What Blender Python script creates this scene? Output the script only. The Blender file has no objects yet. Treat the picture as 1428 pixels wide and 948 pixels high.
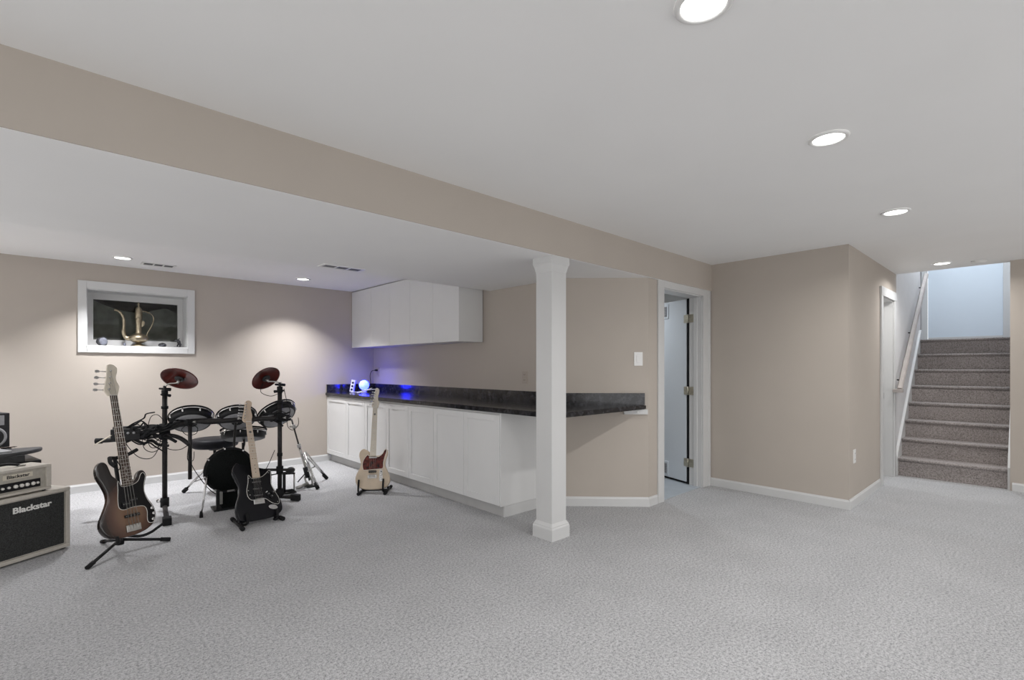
import bpy, bmesh, math, random
from mathutils import Vector, Matrix
random.seed(7)
scene = bpy.context.scene
COL = scene.collection
PI = math.pi
rad = math.radians

# ---------------------------------------------------------------- camera
FPX, YAW, CY = 689.2, rad(46.88), 511.74
cam = bpy.data.cameras.new('camera')
cam.sensor_width = 36.0
cam.lens = FPX / 1428 * 36
cam.shift_y = (CY - 474) / 1428
cam.clip_start = 0.02
co = bpy.data.objects.new('camera', cam)
co.location = (0, 0, 1.31)
co.rotation_euler = (PI / 2, 0, YAW - PI / 2)
COL.objects.link(co)
scene.camera = co

# ---------------------------------------------------------------- world, exposure
world = bpy.data.worlds.new('world')
scene.world = world
world.use_nodes = True
bgn = world.node_tree.nodes['Background']
bgn.inputs[0].default_value = (0.985, 0.985, 0.99, 1)
bgn.inputs[1].default_value = 2.0
vs = scene.view_settings
vs.view_transform = 'Standard'
vs.look = 'None'
vs.gamma = 1.0
vs.use_curve_mapping = False
vs.exposure = 0.0
scene.cycles.use_denoising = True
scene.cycles.max_bounces = 10
scene.cycles.diffuse_bounces = 6
scene.cycles.sample_clamp_indirect = 6.0
scene.cycles.caustics_reflective = False
scene.cycles.caustics_refractive = False
CAN_SPREAD = 155.0   # beam angle
CAN_W = 12.0          # watts of one recessed ceiling light

def portal(loc, rot, sx, sy):
    l = bpy.data.lights.new('portal', 'AREA')
    l.shape = 'RECTANGLE'; l.size = sx; l.size_y = sy
    l.cycles.is_portal = True
    o = bpy.data.objects.new('added_opening_portal', l)
    o.location = loc; o.rotation_euler = rot
    COL.objects.link(o)
# opening added in the unseen wall behind the camera for fill light
portal((2.9, -2.70, 1.08), (PI / 2, 0, PI), 7.8, 2.0)
# two openings added in the unseen left wall to brighten the room
portal((-1.96, .1, 1.2), (0, -PI / 2, 0), 1.8, 4.2)
portal((-1.96, 4.75, 1.2), (0, -PI / 2, 0), 1.8, 3.7)

# ---------------------------------------------------------------- materials
MATS = {}
def rgb(r, g, b):
    f = lambda c: (c / 255 / 12.92) if c <= 10 else ((c / 255 + .055) / 1.055) ** 2.4
    return (f(r), f(g), f(b), 1)

def mat(name, color, rough=.5, metal=0.0, noise=0.0, nscale=8.0, bump=0.0, bscale=60.0, spec=.5, coat=0.0, emit=None, estr=0.0):
    """principled material with a procedural noise on colour and relief"""
    m = bpy.data.materials.new(name); m.use_nodes = True
    nt = m.node_tree; b = nt.nodes['Principled BSDF']
    b.inputs['Base Color'].default_value = color
    b.inputs['Roughness'].default_value = rough
    b.inputs['Metallic'].default_value = metal
    b.inputs['Specular IOR Level'].default_value = spec
    b.inputs['Coat Weight'].default_value = coat
    tc = nt.nodes.new('ShaderNodeTexCoord')
    if noise > 0:
        n = nt.nodes.new('ShaderNodeTexNoise'); n.inputs['Scale'].default_value = nscale; n.inputs['Detail'].default_value = 4
        nt.links.new(tc.outputs['Object'], n.inputs['Vector'])
        r = nt.nodes.new('ShaderNodeMapRange'); r.inputs[1].default_value = .3; r.inputs[2].default_value = .7
        r.inputs[3].default_value = 1 - noise; r.inputs[4].default_value = 1 + noise
        nt.links.new(n.outputs['Fac'], r.inputs[0])
        x = nt.nodes.new('ShaderNodeMix'); x.data_type = 'RGBA'; x.blend_type = 'MULTIPLY'; x.inputs[0].default_value = 1
        x.inputs[6].default_value = color
        nt.links.new(r.outputs[0], x.inputs[7]); nt.links.new(x.outputs[2], b.inputs['Base Color'])
    if bump > 0:
        n2 = nt.nodes.new('ShaderNodeTexNoise'); n2.inputs['Scale'].default_value = bscale; n2.inputs['Detail'].default_value = 3
        nt.links.new(tc.outputs['Object'], n2.inputs['Vector'])
        bp = nt.nodes.new('ShaderNodeBump'); bp.inputs['Strength'].default_value = bump; bp.inputs['Distance'].default_value = .01
        nt.links.new(n2.outputs['Fac'], bp.inputs['Height']); nt.links.new(bp.outputs[0], b.inputs['Normal'])
    if emit:
        b.inputs['Emission Color'].default_value = emit; b.inputs['Emission Strength'].default_value = estr
    MATS[name] = m
    return m

mat('wall', (.452, .405, .358, 1), .85, noise=.015, nscale=3, bump=.04, bscale=250, spec=.2)
mat('ceiling', (.84, .835, .825, 1), .9, noise=.01, nscale=2, bump=.03, bscale=200, spec=.2)
mat('trim', (.585, .585, .58, 1), .4, noise=.01, nscale=4)
mat('cabinet', (.68, .68, .675, 1), .35, noise=.01, nscale=5)
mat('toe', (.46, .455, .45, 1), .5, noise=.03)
mat('black', (.012, .012, .013, 1), .45, spec=.25, noise=.2, nscale=30)
mat('rubber', (.010, .010, .011, 1), .8, spec=.25, noise=.2, nscale=40)
mat('gloss_black', (.008, .008, .010, 1), .2, noise=.1, nscale=10, coat=.0, spec=.2)
mat('dark_tube', (.020, .018, .018, 1), .4, spec=.25, noise=.3, nscale=40)
mat('chrome', (.62, .61, .60, 1), .22, 1.0, noise=.05, nscale=30)
mat('steel', (.45, .44, .42, 1), .35, 1.0, noise=.08, nscale=30)
mat('grey_pad', (.27, .27, .28, 1), .7, noise=.1, nscale=40)
mat('mesh_black', (.007, .008, .008, 1), .9, spec=.1, noise=.4, nscale=120, bump=.5, bscale=300)
mat('cymbal', (.085, .014, .010, 1), .28, noise=.45, nscale=14, coat=.15, spec=.4)
mat('vinyl', (.010, .010, .013, 1), .5, spec=.15, noise=.2, nscale=20, bump=.1, bscale=90)
mat('maple', (.56, .44, .33, 1), .4, noise=.08, nscale=12)
mat('maple_pale', (.66, .60, .50, 1), .4, noise=.06, nscale=12)
mat('rosewood', (.060, .036, .026, 1), .55, noise=.3, nscale=40)
mat('fret', (.6, .58, .54, 1), .3, 1.0, noise=.05)
mat('cream', (.62, .57, .47, 1), .5, noise=.04)
mat('pearl', (.75, .73, .68, 1), .3, noise=.05)
mat('guard_black', (.006, .006, .007, 1), .2, noise=.2, nscale=20, spec=.3)
mat('tortoise', (.085, .014, .010, 1), .25, noise=.9, nscale=28, spec=.35)
mat('blonde', (.54, .44, .33, 1), .3, noise=.10, nscale=9, coat=.3)
mat('tolex', (.52, .485, .43, 1), .65, noise=.06, nscale=60, bump=.15, bscale=300)
mat('panel', (.40, .375, .325, 1), .5, noise=.08, nscale=50)
mat('white_print', (.78, .77, .74, 1), .5, noise=.03)
mat('grille', (.028, .029, .028, 1), .85, noise=.7, nscale=160, bump=.4, bscale=300)
mat('dark_grey', (.030, .030, .032, 1), .5, spec=.3, noise=.2, nscale=30)
mat('charcoal', (.055, .055, .058, 1), .55, noise=.15, nscale=30, spec=.3)
mat('mid_grey', (.16, .16, .17, 1), .45, noise=.1, nscale=30)
mat('silver_grey', (.35, .35, .36, 1), .35, noise=.1, nscale=30)
mat('brass', (.33, .28, .20, 1), .36, 1.0, noise=.25, nscale=30)
mat('stone', (.17, .18, .22, 1), .6, noise=.25, nscale=30)
mat('dark_stone', (.03, .03, .035, 1), .5, noise=.4, nscale=30)
mat('plate', (.74, .735, .72, 1), .35, noise=.01)
mat('plate_taupe', (.40, .345, .295, 1), .4, noise=.02)
mat('door_white', (.66, .70, .74, 1), .4, noise=.01, nscale=3)
mat('hinge', (.50, .47, .38, 1), .4, .8, noise=.15, nscale=60)
mat('wood_rail', (.36, .325, .305, 1), .45, noise=.1, nscale=10)
mat('door_daylight_tint', (.66, .73, .80, 1), .5, noise=.01, nscale=2)  # white door, the blue of daylight mixed into its colour
mat('hall_wall', (.62, .61, .61, 1), .8, noise=.02)
mat('slate', (.46, .46, .43, 1), .8, noise=.35, nscale=6, bump=.4, bscale=20)
mat('earth', (.055, .045, .035, 1), .9, noise=.4, nscale=12, bump=.5, bscale=30)
mat('vinyl_floor', (.42, .46, .50, 1), .4, noise=.06, nscale=8)
mat('lens', (.9, .9, .9, 1), .5, noise=.01, emit=(1, .985, .965, 1), estr=6.0)
mat('orb', (.5, .6, .9, 1), .4, noise=.02, nscale=20, emit=(.010, .0165, 1.0, 1), estr=32.0)

def carpet_mat(name, c_lo, c_hi, s1=170, s2=3.0, bump=.55):
    m = bpy.data.materials.new(name); m.use_nodes = True
    nt = m.node_tree; b = nt.nodes['Principled BSDF']
    b.inputs['Roughness'].default_value = .95
    b.inputs['Specular IOR Level'].default_value = .1
    b.inputs['Sheen Weight'].default_value = .15
    tc = nt.nodes.new('ShaderNodeTexCoord')
    n = nt.nodes.new('ShaderNodeTexNoise'); n.inputs['Scale'].default_value = s1; n.inputs['Detail'].default_value = 5; n.inputs['Roughness'].default_value = .75
    n2 = nt.nodes.new('ShaderNodeTexNoise'); n2.inputs['Scale'].default_value = s2; n2.inputs['Detail'].default_value = 5
    n3 = nt.nodes.new('ShaderNodeTexNoise'); n3.inputs['Scale'].default_value = 72; n3.inputs['Detail'].default_value = 4; n3.inputs['Roughness'].default_value = .7
    for q in (n, n2, n3): nt.links.new(tc.outputs['Object'], q.inputs['Vector'])
    a = nt.nodes.new('ShaderNodeMath'); a.operation = 'MULTIPLY_ADD'; a.inputs[1].default_value = .55
    nt.links.new(n.outputs['Fac'], a.inputs[0])
    a2 = nt.nodes.new('ShaderNodeMath'); a2.operation = 'MULTIPLY'; a2.inputs[1].default_value = .45
    nt.links.new(n3.outputs['Fac'], a2.inputs[0]); nt.links.new(a2.outputs[0], a.inputs[2])
    r = nt.nodes.new('ShaderNodeValToRGB')
    r.color_ramp.elements[0].position = .37; r.color_ramp.elements[0].color = c_lo
    r.color_ramp.elements[1].position = .56; r.color_ramp.elements[1].color = c_hi
    nt.links.new(a.outputs[0], r.inputs[0])
    mr = nt.nodes.new('ShaderNodeMapRange'); mr.inputs[1].default_value = .3; mr.inputs[2].default_value = .7
    mr.inputs[3].default_value = .95; mr.inputs[4].default_value = 1.05
    nt.links.new(n2.outputs['Fac'], mr.inputs[0])
    x = nt.nodes.new('ShaderNodeMix'); x.data_type = 'RGBA'; x.blend_type = 'MULTIPLY'; x.inputs[0].default_value = 1
    nt.links.new(r.outputs[0], x.inputs[6]); nt.links.new(mr.outputs[0], x.inputs[7]); nt.links.new(x.outputs[2], b.inputs['Base Color'])
    bp = nt.nodes.new('ShaderNodeBump'); bp.inputs['Strength'].default_value = bump; bp.inputs['Distance'].default_value = .012
    nt.links.new(a.outputs[0], bp.inputs['Height']); nt.links.new(bp.outputs[0], b.inputs['Normal'])
    MATS[name] = m
carpet_mat('carpet', (.125, .125, .129, 1), (.535, .535, .545, 1))
carpet_mat('stair_carpet', (.10, .085, .08, 1), (.40, .36, .345, 1), 130, 4.0)

def granite():
    m = bpy.data.materials.new('granite'); m.use_nodes = True
    nt = m.node_tree; b = nt.nodes['Principled BSDF']
    b.inputs['Roughness'].default_value = .16
    tc = nt.nodes.new('ShaderNodeTexCoord')
    n = nt.nodes.new('ShaderNodeTexNoise'); n.inputs['Scale'].default_value = 22; n.inputs['Detail'].default_value = 8; n.inputs['Roughness'].default_value = .7
    nt.links.new(tc.outputs['Object'], n.inputs['Vector'])
    r = nt.nodes.new('ShaderNodeValToRGB')
    r.color_ramp.elements[0].position = .45; r.color_ramp.elements[0].color = (.006, .006, .008, 1)
    r.color_ramp.elements[1].position = .72; r.color_ramp.elements[1].color = (.055, .055, .063, 1)
    nt.links.new(n.outputs['Fac'], r.inputs[0]); nt.links.new(r.outputs[0], b.inputs['Base Color'])
    MATS['granite'] = m
granite()

def glass():
    m = bpy.data.materials.new('glass'); m.use_nodes = True
    nt = m.node_tree
    for n in list(nt.nodes): nt.nodes.remove(n)
    o = nt.nodes.new('ShaderNodeOutputMaterial'); mx = nt.nodes.new('ShaderNodeMixShader')
    t = nt.nodes.new('ShaderNodeBsdfTransparent'); t.inputs[0].default_value = (.82, .84, .82, 1)
    g = nt.nodes.new('ShaderNodeBsdfGlossy'); g.inputs['Roughness'].default_value = .03
    lw = nt.nodes.new('ShaderNodeFresnel'); lw.inputs[0].default_value = 1.45
    nt.links.new(lw.outputs[0], mx.inputs[0]); nt.links.new(t.outputs[0], mx.inputs[1]); nt.links.new(g.outputs[0], mx.inputs[2])
    nt.links.new(mx.outputs[0], o.inputs[0])
    MATS['glass'] = m
glass()

def sunburst():
    m = bpy.data.materials.new('sunburst'); m.use_nodes = True
    nt = m.node_tree; b = nt.nodes['Principled BSDF']
    b.inputs['Roughness'].default_value = .2; b.inputs['Coat Weight'].default_value = .5
    tc = nt.nodes.new('ShaderNodeTexCoord')
    mp = nt.nodes.new('ShaderNodeMapping'); mp.vector_type = 'TEXTURE'
    mp.inputs['Location'].default_value = (-.005, .19, 0); mp.inputs['Scale'].default_value = (.185, .26, 5)
    nt.links.new(tc.outputs['Object'], mp.inputs['Vector'])
    g = nt.nodes.new('ShaderNodeTexGradient'); g.gradient_type = 'SPHERICAL'
    nt.links.new(mp.outputs[0], g.inputs[0])
    n = nt.nodes.new('ShaderNodeTexNoise'); n.inputs['Scale'].default_value = 20
    nt.links.new(tc.outputs['Object'], n.inputs['Vector'])
    ad = nt.nodes.new('ShaderNodeMath'); ad.operation = 'MULTIPLY_ADD'; ad.inputs[1].default_value = .12; ad.inputs[2].default_value = -.06
    nt.links.new(n.outputs['Fac'], ad.inputs[0])
    su = nt.nodes.new('ShaderNodeMath'); su.operation = 'ADD'
    nt.links.new(g.outputs['Fac'], su.inputs[0]); nt.links.new(ad.outputs[0], su.inputs[1])
    r = nt.nodes.new('ShaderNodeValToRGB')
    r.color_ramp.elements[0].position = .08; r.color_ramp.elements[0].color = (.010, .006, .005, 1)
    r.color_ramp.elements[1].position = .70; r.color_ramp.elements[1].color = (.175, .098, .058, 1)
    e = r.color_ramp.elements.new(.34); e.color = (.075, .034, .022, 1)
    nt.links.new(su.outputs[0], r.inputs[0]); nt.links.new(r.outputs[0], b.inputs['Base Color'])
    MATS['sunburst'] = m
sunburst()

# ---------------------------------------------------------------- mesh helpers
def V(*a): return Vector(a)

def box(bm, x0, x1, y0, y1, z0, z1):
    vs_ = [bm.verts.new((x, y, z)) for z in (z0, z1) for y in (y0, y1) for x in (x0, x1)]
    for q in ((0, 2, 3, 1), (4, 5, 7, 6), (0, 1, 5, 4), (2, 6, 7, 3), (0, 4, 6, 2), (1, 3, 7, 5)):
        bm.faces.new([vs_[i] for i in q])

def bbox(bm, x0, x1, y0, y1, z0, z1, bev=.003, seg=2):
    t = bmesh.new(); box(t, x0, x1, y0, y1, z0, z1)
    bmesh.ops.bevel(t, geom=t.edges[:], offset=bev, segments=seg, affect='EDGES', profile=.6)
    join(bm, t)

def join(bm, t, M=None):
    mp = {}
    for v in t.verts:
        mp[v] = bm.verts.new(M @ v.co if M else v.co)
    for f in t.faces:
        nf = bm.faces.new([mp[v] for v in f.verts]); nf.smooth = f.smooth
    t.free()

def poly(bm, pts, z0, z1):
    """vertical prism over a plan polygon (counter-clockwise or not)"""
    a = [bm.verts.new((p[0], p[1], z0)) for p in pts]; b = [bm.verts.new((p[0], p[1], z1)) for p in pts]
    n = len(pts)
    bm.faces.new(a[::-1]); bm.faces.new(b)
    for i in range(n):
        j = (i + 1) % n
        bm.faces.new((a[i], a[j], b[j], b[i]))
    bmesh.ops.recalc_face_normals(bm, faces=bm.faces[:])

def frame_of(d):
    d = d.normalized()
    h = V(0, 0, 1) if abs(d.z) < .9 else V(1, 0, 0)
    u = d.cross(h).normalized(); w = u.cross(d)
    return u, w

def tube(bm, pts, r, n=10, cap=True, closed=False):
    pts = [Vector(p) for p in pts]
    rs = r if isinstance(r, (list, tuple)) else [r] * len(pts)
    rings = []; N = len(pts); pu = None
    for i, p in enumerate(pts):
        if closed: d = pts[(i + 1) % N] - pts[i - 1]
        else: d = pts[min(i + 1, N - 1)] - pts[max(i - 1, 0)]
        d.normalize()
        if pu is None: u, w = frame_of(d)
        else:
            u = (pu - d * pu.dot(d))
            if u.length < 1e-5: u, w = frame_of(d)
            u.normalize(); w = u.cross(d)
        pu = u
        rings.append([bm.verts.new(p + (u * math.cos(2 * PI * k / n) + w * math.sin(2 * PI * k / n)) * rs[i]) for k in range(n)])
    for i in range(N if closed else N - 1):
        a, b = rings[i], rings[(i + 1) % N]
        for k in range(n):
            f = bm.faces.new((a[k], a[(k + 1) % n], b[(k + 1) % n], b[k])); f.smooth = True
    if cap and not closed:
        bm.faces.new(rings[0][::-1]); bm.faces.new(rings[-1])
    bmesh.ops.recalc_face_normals(bm, faces=bm.faces[:])

def lathe(bm, prof, n=24, M=None, cap=True):
    """profile [(r,z)] turned about z"""
    rings = []
    for r, z in prof:
        ring = []
        for k in range(n):
            p = V(r * math.cos(2 * PI * k / n), r * math.sin(2 * PI * k / n), z)
            ring.append(bm.verts.new(M @ p if M else p))
        rings.append(ring)
    for a, b in zip(rings, rings[1:]):
        for k in range(n):
            f = bm.faces.new((a[k], a[(k + 1) % n], b[(k + 1) % n], b[k])); f.smooth = True
    if cap:
        bm.faces.new(rings[0][::-1]); bm.faces.new(rings[-1])
    bmesh.ops.recalc_face_normals(bm, faces=bm.faces[:])

def smooth_path(pts, n=6, closed=False):
    pts = [Vector(p) for p in pts]; N = len(pts); out = []
    rng = range(N) if closed else range(N - 1)
    for i in rng:
        if closed: p0, p1, p2, p3 = pts[i - 1], pts[i], pts[(i + 1) % N], pts[(i + 2) % N]
        else: p0, p1, p2, p3 = pts[max(i - 1, 0)], pts[i], pts[i + 1], pts[min(i + 2, N - 1)]
        for k in range(n):
            t = k / n
            out.append(.5 * ((2 * p1) + (p2 - p0) * t + (2 * p0 - 5 * p1 + 4 * p2 - p3) * t * t + (3 * p1 - p0 - 3 * p2 + p3) * t ** 3))
    if not closed: out.append(pts[-1])
    return out

def slab(bm, outline, z0, z1, bev=.004, sc=1.0, steps=3):
    """flat body with rounded edge over a closed 2D outline"""
    P = [V(p[0], p[1]) * sc for p in outline]
    N = len(P)
    ar = sum(P[i].x * P[(i + 1) % N].y - P[(i + 1) % N].x * P[i].y for i in range(N))
    if ar < 0: P = P[::-1]
    nr = []
    for i in range(N):
        d = (P[(i + 1) % N] - P[i - 1]); nr.append(V(d.y, -d.x).normalized() if d.length > 1e-9 else V(0, 0))
    z0 *= sc; z1 *= sc; bev *= sc
    lv = []
    for k in range(steps + 1):
        a = PI / 2 * k / steps
        lv.append((bev * (1 - math.sin(a)), z0 + bev * (1 - math.cos(a))))
    for k in range(steps + 1):
        a = PI / 2 * (1 - k / steps)
        lv.append((bev * (1 - math.sin(a)), z1 - bev * (1 - math.cos(a))))
    rings = [[bm.verts.new((P[i].x - nr[i].x * o, P[i].y - nr[i].y * o, z)) for i in range(N)] for o, z in lv]
    for a, b in zip(rings, rings[1:]):
        for i in range(N):
            f = bm.faces.new((a[i], a[(i + 1) % N], b[(i + 1) % N], b[i])); f.smooth = True
    bm.faces.new(rings[0][::-1]); bm.faces.new(rings[-1])

ROOTM = {}
def obj(name, bm, m, parent=None, world_coords=False, kind=None, label=None):
    me = bpy.data.meshes.new(name)
    bm.to_mesh(me); bm.free()
    o = bpy.data.objects.new(name, me)
    me.materials.append(MATS[m] if isinstance(m, str) else m)
    COL.objects.link(o)
    if parent is not None:
        o.parent = parent
        if world_coords:
            r = parent
            Mi = Matrix.Identity(4)
            chain = []
            while r is not None:
                chain.append(ROOTM.get(r.name, Matrix.Identity(4))); r = r.parent
            for c in chain: Mi = Mi @ Matrix.Identity(4)
            W = Matrix.Identity(4)
            for c in reversed(chain): W = W @ c
            me.transform(W.inverted())
    if kind: o['kind'] = kind
    if label: o['label'] = label
    return o

def thing(name, label, cat, M=None, group=None, kind=None):
    o = bpy.data.objects.new(name, None); COL.objects.link(o)
    o.empty_display_size = .1
    if M is not None:
        if isinstance(M, (tuple, list)): M = Matrix.Translation(M)
        o.matrix_world = M; ROOTM[o.name] = M.copy()
    if label: o['label'] = label
    if cat: o['category'] = cat
    if group: o['group'] = group
    if kind: o['kind'] = kind
    return o

def tag(o, label, cat, group=None):
    o['label'] = label; o['category'] = cat
    if group: o['group'] = group
    return o

def one(fn, *a, **k):
    bm = bmesh.new(); fn(bm, *a, **k); return bm

# ================================================================= ROOM
ZC, ZS, ZB = 2.44, 2.15, 2.405     # main ceiling, dropped soffit, ceiling by the window wall
YB = 6.84                          # window wall
XB = 3.555; YD = 6.63 - XB   # YD: where the diagonal wall starts
#                         # wall behind the bar
def struct(name, bm, m, parent=None):
    return obj(name, bm, m, parent, kind=None if parent else 'structure')

struct('floor', one(box, -1.9, 7.9, -2.8, 7.2, -.12, 0), 'carpet')
# window wall with its opening
WX0, WX1, WZ0, WZ1 = .282, 1.189, 1.530, 2.138
bm = bmesh.new()
box(bm, -1.9, WX0, YB, YB + .32, 0, 2.6); box(bm, WX1, XB + .12, YB, YB + .32, 0, 2.6)
box(bm, WX0, WX1, YB, YB + .32, 0, WZ0); box(bm, WX0, WX1, YB, YB + .32, WZ1, 2.6)
struct('wall_back', bm, 'wall')
struct('wall_bar', one(box, XB, XB + .12, YD, YB, 0, 2.6), 'wall')
struct('wall_diagonal', one(poly, [(XB, YD), (4.115, 2.515), (4.285, 2.515), (XB + .12, YD + .05)], 0, 2.3), 'wall')
# wall with the utility door: header and the strip beside the centre wall
DX0, DX1, DZ = 4.37, 5.19, 2.085
bm = bmesh.new()
box(bm, 4.285, DX0, 2.515, 2.65, 0, 2.3); box(bm, DX1, 5.36, 2.515, 2.65, 0, 2.3); box(bm, DX0, DX1, 2.515, 2.65, DZ, 2.3)
struct('wall_door', bm, 'wall')
struct('wall_center', one(box, 5.36, 5.48, 1.20, 2.65, 0, 2.6), 'wall')
SX0, SX1, SZ = 6.745, 7.375, 2.10
bm = bmesh.new()
box(bm, 5.48, SX0, 1.20, 1.33, 0, 2.6); box(bm, SX1, 7.56, 1.20, 1.33, 0, 2.6); box(bm, SX0, SX1, 1.20, 1.33, SZ, 2.6)
struct('wall_stair', bm, 'wall')
struct('wall_stairwell', one(box, 7.56, 9.32, 1.20, 1.33, 0, 4.4), 'hall_wall')
struct('wall_right', one(box, 7.44, 7.56, -2.8, .215, 0, 2.6), 'wall')
struct('wall_stairwell_right', one(box, 7.56, 11.9, .095, .215, 0, 4.4), 'hall_wall')
bm = bmesh.new()
for y0, y1 in ((-2.8, -2.0), (2.2, 2.9), (6.6, YB + .32)): box(bm, -2.02, -1.9, y0, y1, 0, 2.6)
for y0, y1 in ((-2.0, 2.2), (2.9, 6.6)): box(bm, -2.02, -1.9, y0, y1, 0, .3); box(bm, -2.02, -1.9, y0, y1, 2.1, 2.6)
struct('wall_left', bm, 'wall')  # its two openings are added to let daylight in
bm = bmesh.new()
box(bm, -1.9, -1.0, -2.8, -2.66, 0, 2.6); box(bm, 6.8, 7.44, -2.8, -2.66, 0, 2.6); box(bm, -1.0, 6.8, -2.8, -2.66, 2.08, 2.6); box(bm, -1.0, 6.8, -2.8, -2.66, 0, .08)
struct('wall_rear', bm, 'wall')  # its wide opening is added to let daylight in

# ceilings and the dropped soffit
struct('ceiling', one(box, -1.9, 7.545, -2.8, 2.49, ZC, ZC + .12), 'ceiling')
struct('ceiling_back', one(box, -1.9, XB, 4.15, YB, ZB, ZB + .15), 'ceiling')
so = struct('ceiling_soffit', one(poly, [(-1.9, 2.492), (5.36, 2.492), (5.36, 2.515), (4.115, 2.515), (XB, YD), (XB, 4.15), (-1.9, 4.15)], ZS, ZC + .15), 'ceiling')
struct('soffit_face', one(box, -1.9, 5.36, 2.484, 2.493, ZS + .002, ZC), 'wall', so)

# baseboards
BH, BT = .088, .014
def baseboard(name, p, q, off, h=BH, m='trim'):
    """profiled board along the wall line p-q; off = the unit vector into the room"""
    p = V(*p, 0); q = V(*q, 0); o = V(*off, 0)
    prof = [(0, 0), (BT, 0), (BT, h - .018), (BT * .55, h - .006), (BT * .45, h), (0, h)]
    bm = bmesh.new()
    a = [bm.verts.new(p + o * t + V(0, 0, z)) for t, z in prof]; b = [bm.verts.new(q + o * t + V(0, 0, z)) for t, z in prof]
    bm.faces.new(a); bm.faces.new(b[::-1])
    for i in range(len(prof)):
        j = (i + 1) % len(prof); bm.faces.new((a[i], b[i], b[j], a[j]))
    bmesh.ops.recalc_face_normals(bm, faces=bm.faces[:])
    return struct(name, bm, m)
s2 = math.sqrt(.5)
baseboard('baseboard_back', (-1.9, YB), (2.90, YB), (0, -1))
baseboard('baseboard_diagonal', (XB, YD), (4.12, 2.51), (-s2, -s2))
baseboard('baseboard_door', (4.108, 2.515), (4.262, 2.515), (0, -1))
baseboard('baseboard_center', (5.36, 2.51), (5.36, 1.2005), (-1, 0))
struct('baseboard_corner', one(poly, [(5.346, 1.2005), (5.360, 1.2005), (5.360, 1.186), (5.346, 1.186)], 0, BH - .012), 'trim')
baseboard('baseboard_stair', (5.360, 1.20), (6.64, 1.20), (0, -1))
baseboard('baseboard_right', (7.44, .20), (7.44, -2.66), (-1, 0))

# ---- window in the back wall: casing boards, jambs, sash, pane, the well behind
win = thing('window_1', 'white framed basement window set deep in the wall above the drum kit', None, (.735, YB, 1.464), kind='structure')
def wpart(name, bm, m, par=win): return obj(name, bm, m, par, world_coords=True)
CW = .066
ox0, ox1, oz0, oz1 = WX0 - CW, WX1 + CW, WZ0 - CW, WZ1 + CW + .012
wpart('casing', one(bbox, ox0, WX0 + .004, YB - .02, YB, oz0, oz1), 'trim')
wpart('casing', one(bbox, WX1 - .004, ox1, YB - .02, YB, oz0, oz1), 'trim')
wpart('casing', one(bbox, WX0 + .004, WX1 - .004, YB - .02, YB, WZ1 - .004, oz1), 'trim')
wpart('casing', one(bbox, WX0 + .004, WX1 - .004, YB - .022, YB, oz0, WZ0 + .002), 'trim')
DY = YB + .24
wpart('jamb', one(box, WX0, WX0 + .012, YB, DY, WZ0, WZ1), 'trim')
wpart('jamb', one(box, WX1 - .012, WX1, YB, DY, WZ0, WZ1), 'trim')
wpart('head_jamb', one(box, WX0, WX1, YB, DY, WZ1 - .012, WZ1), 'trim')
wpart('window_sill', one(box, WX0, WX1, YB - .004, DY, WZ0, WZ0 + .012), 'trim')
fx0, fx1, fz0, fz1 = .352, 1.126, 1.612, 2.055
bm = bmesh.new()
for a in ((WX0 + .012, fx0, WZ0 + .012, WZ1 - .012), (fx1, WX1 - .012, WZ0 + .012, WZ1 - .012), (fx0, fx1, WZ0 + .012, fz0), (fx0, fx1, fz1, WZ1 - .012)):
    box(bm, a[0], a[1], DY, DY + .045, a[2], a[3])
sash = wpart('sash', bm, 'trim')
wpart('pane', one(box, fx0, fx1, DY + .02, DY + .026, fz0, fz1), 'glass')
# window well: curved wall, earth, unseen lid added to keep daylight out
bm = bmesh.new()
pts = [(.735 + .75 * math.cos(a), YB + .33 + .55 * math.sin(a)) for a in [PI * i / 20 for i in range(21)]]
outer = [(.735 + .79 * math.cos(a), YB + .33 + .59 * math.sin(a)) for a in [PI * i / 20 for i in range(21)]]
poly(bm, pts + outer[::-1], 1.3, 2.32)
wpart('well_wall', bm, 'slate')
bm = bmesh.new()
poly(bm, outer, 1.25, 1.34)
wpart('well_floor', bm, 'earth')
bm = bmesh.new()
poly(bm, outer, 2.32, 2.36)
wpart('well_light_block', bm, 'slate')
# a bank of earth in the well
bm = bmesh.new()
bp_ = [(.35, 2.10), (.55, 2.0), (.8, 1.95), (1.1, 2.02), (1.3, 1.9)]
tube(bm, smooth_path([(a, YB + .80, b + .12) for a, b in bp_], 5), .09, 10)
wpart('earth_ledge', bm, 'earth')

# ---- column under the beam
colm = thing('column', 'square white wooden column with moulded base standing at the bar end', None, (2.843, 2.593, 0), kind='structure')
def sq_lathe(bm, prof, cx, cy):
    rings = []
    for h, z in prof:
        rings.append([bm.verts.new((cx + sx * h, cy + sy * h, z)) for sx, sy in ((-1, -1), (1, -1), (1, 1), (-1, 1))])
    for a, b in zip(rings, rings[1:]):
        for k in range(4): bm.faces.new((a[k], a[(k + 1) % 4], b[(k + 1) % 4], b[k]))
    bm.faces.new(rings[0][::-1]); bm.faces.new(rings[-1])
cx_, cy_ = 2.8435, 2.5925
obj('shaft', one(sq_lathe, [(.0815, .08), (.0815, 2.06)], cx_, cy_), 'trim', colm, True)
obj('base', one(sq_lathe, [(.1015, 0), (.1015, .085), (.099, .093), (.096, .098), (.096, .104), (.0875, .118), (.0835, .125), (.080, .126)], cx_, cy_), 'trim', colm, True)
obj('capital', one(sq_lathe, [(.080, 2.03), (.084, 2.04), (.087, 2.055), (.094, 2.085), (.1005, 2.098), (.1005, ZS)], cx_, cy_), 'trim', colm, True)

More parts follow.
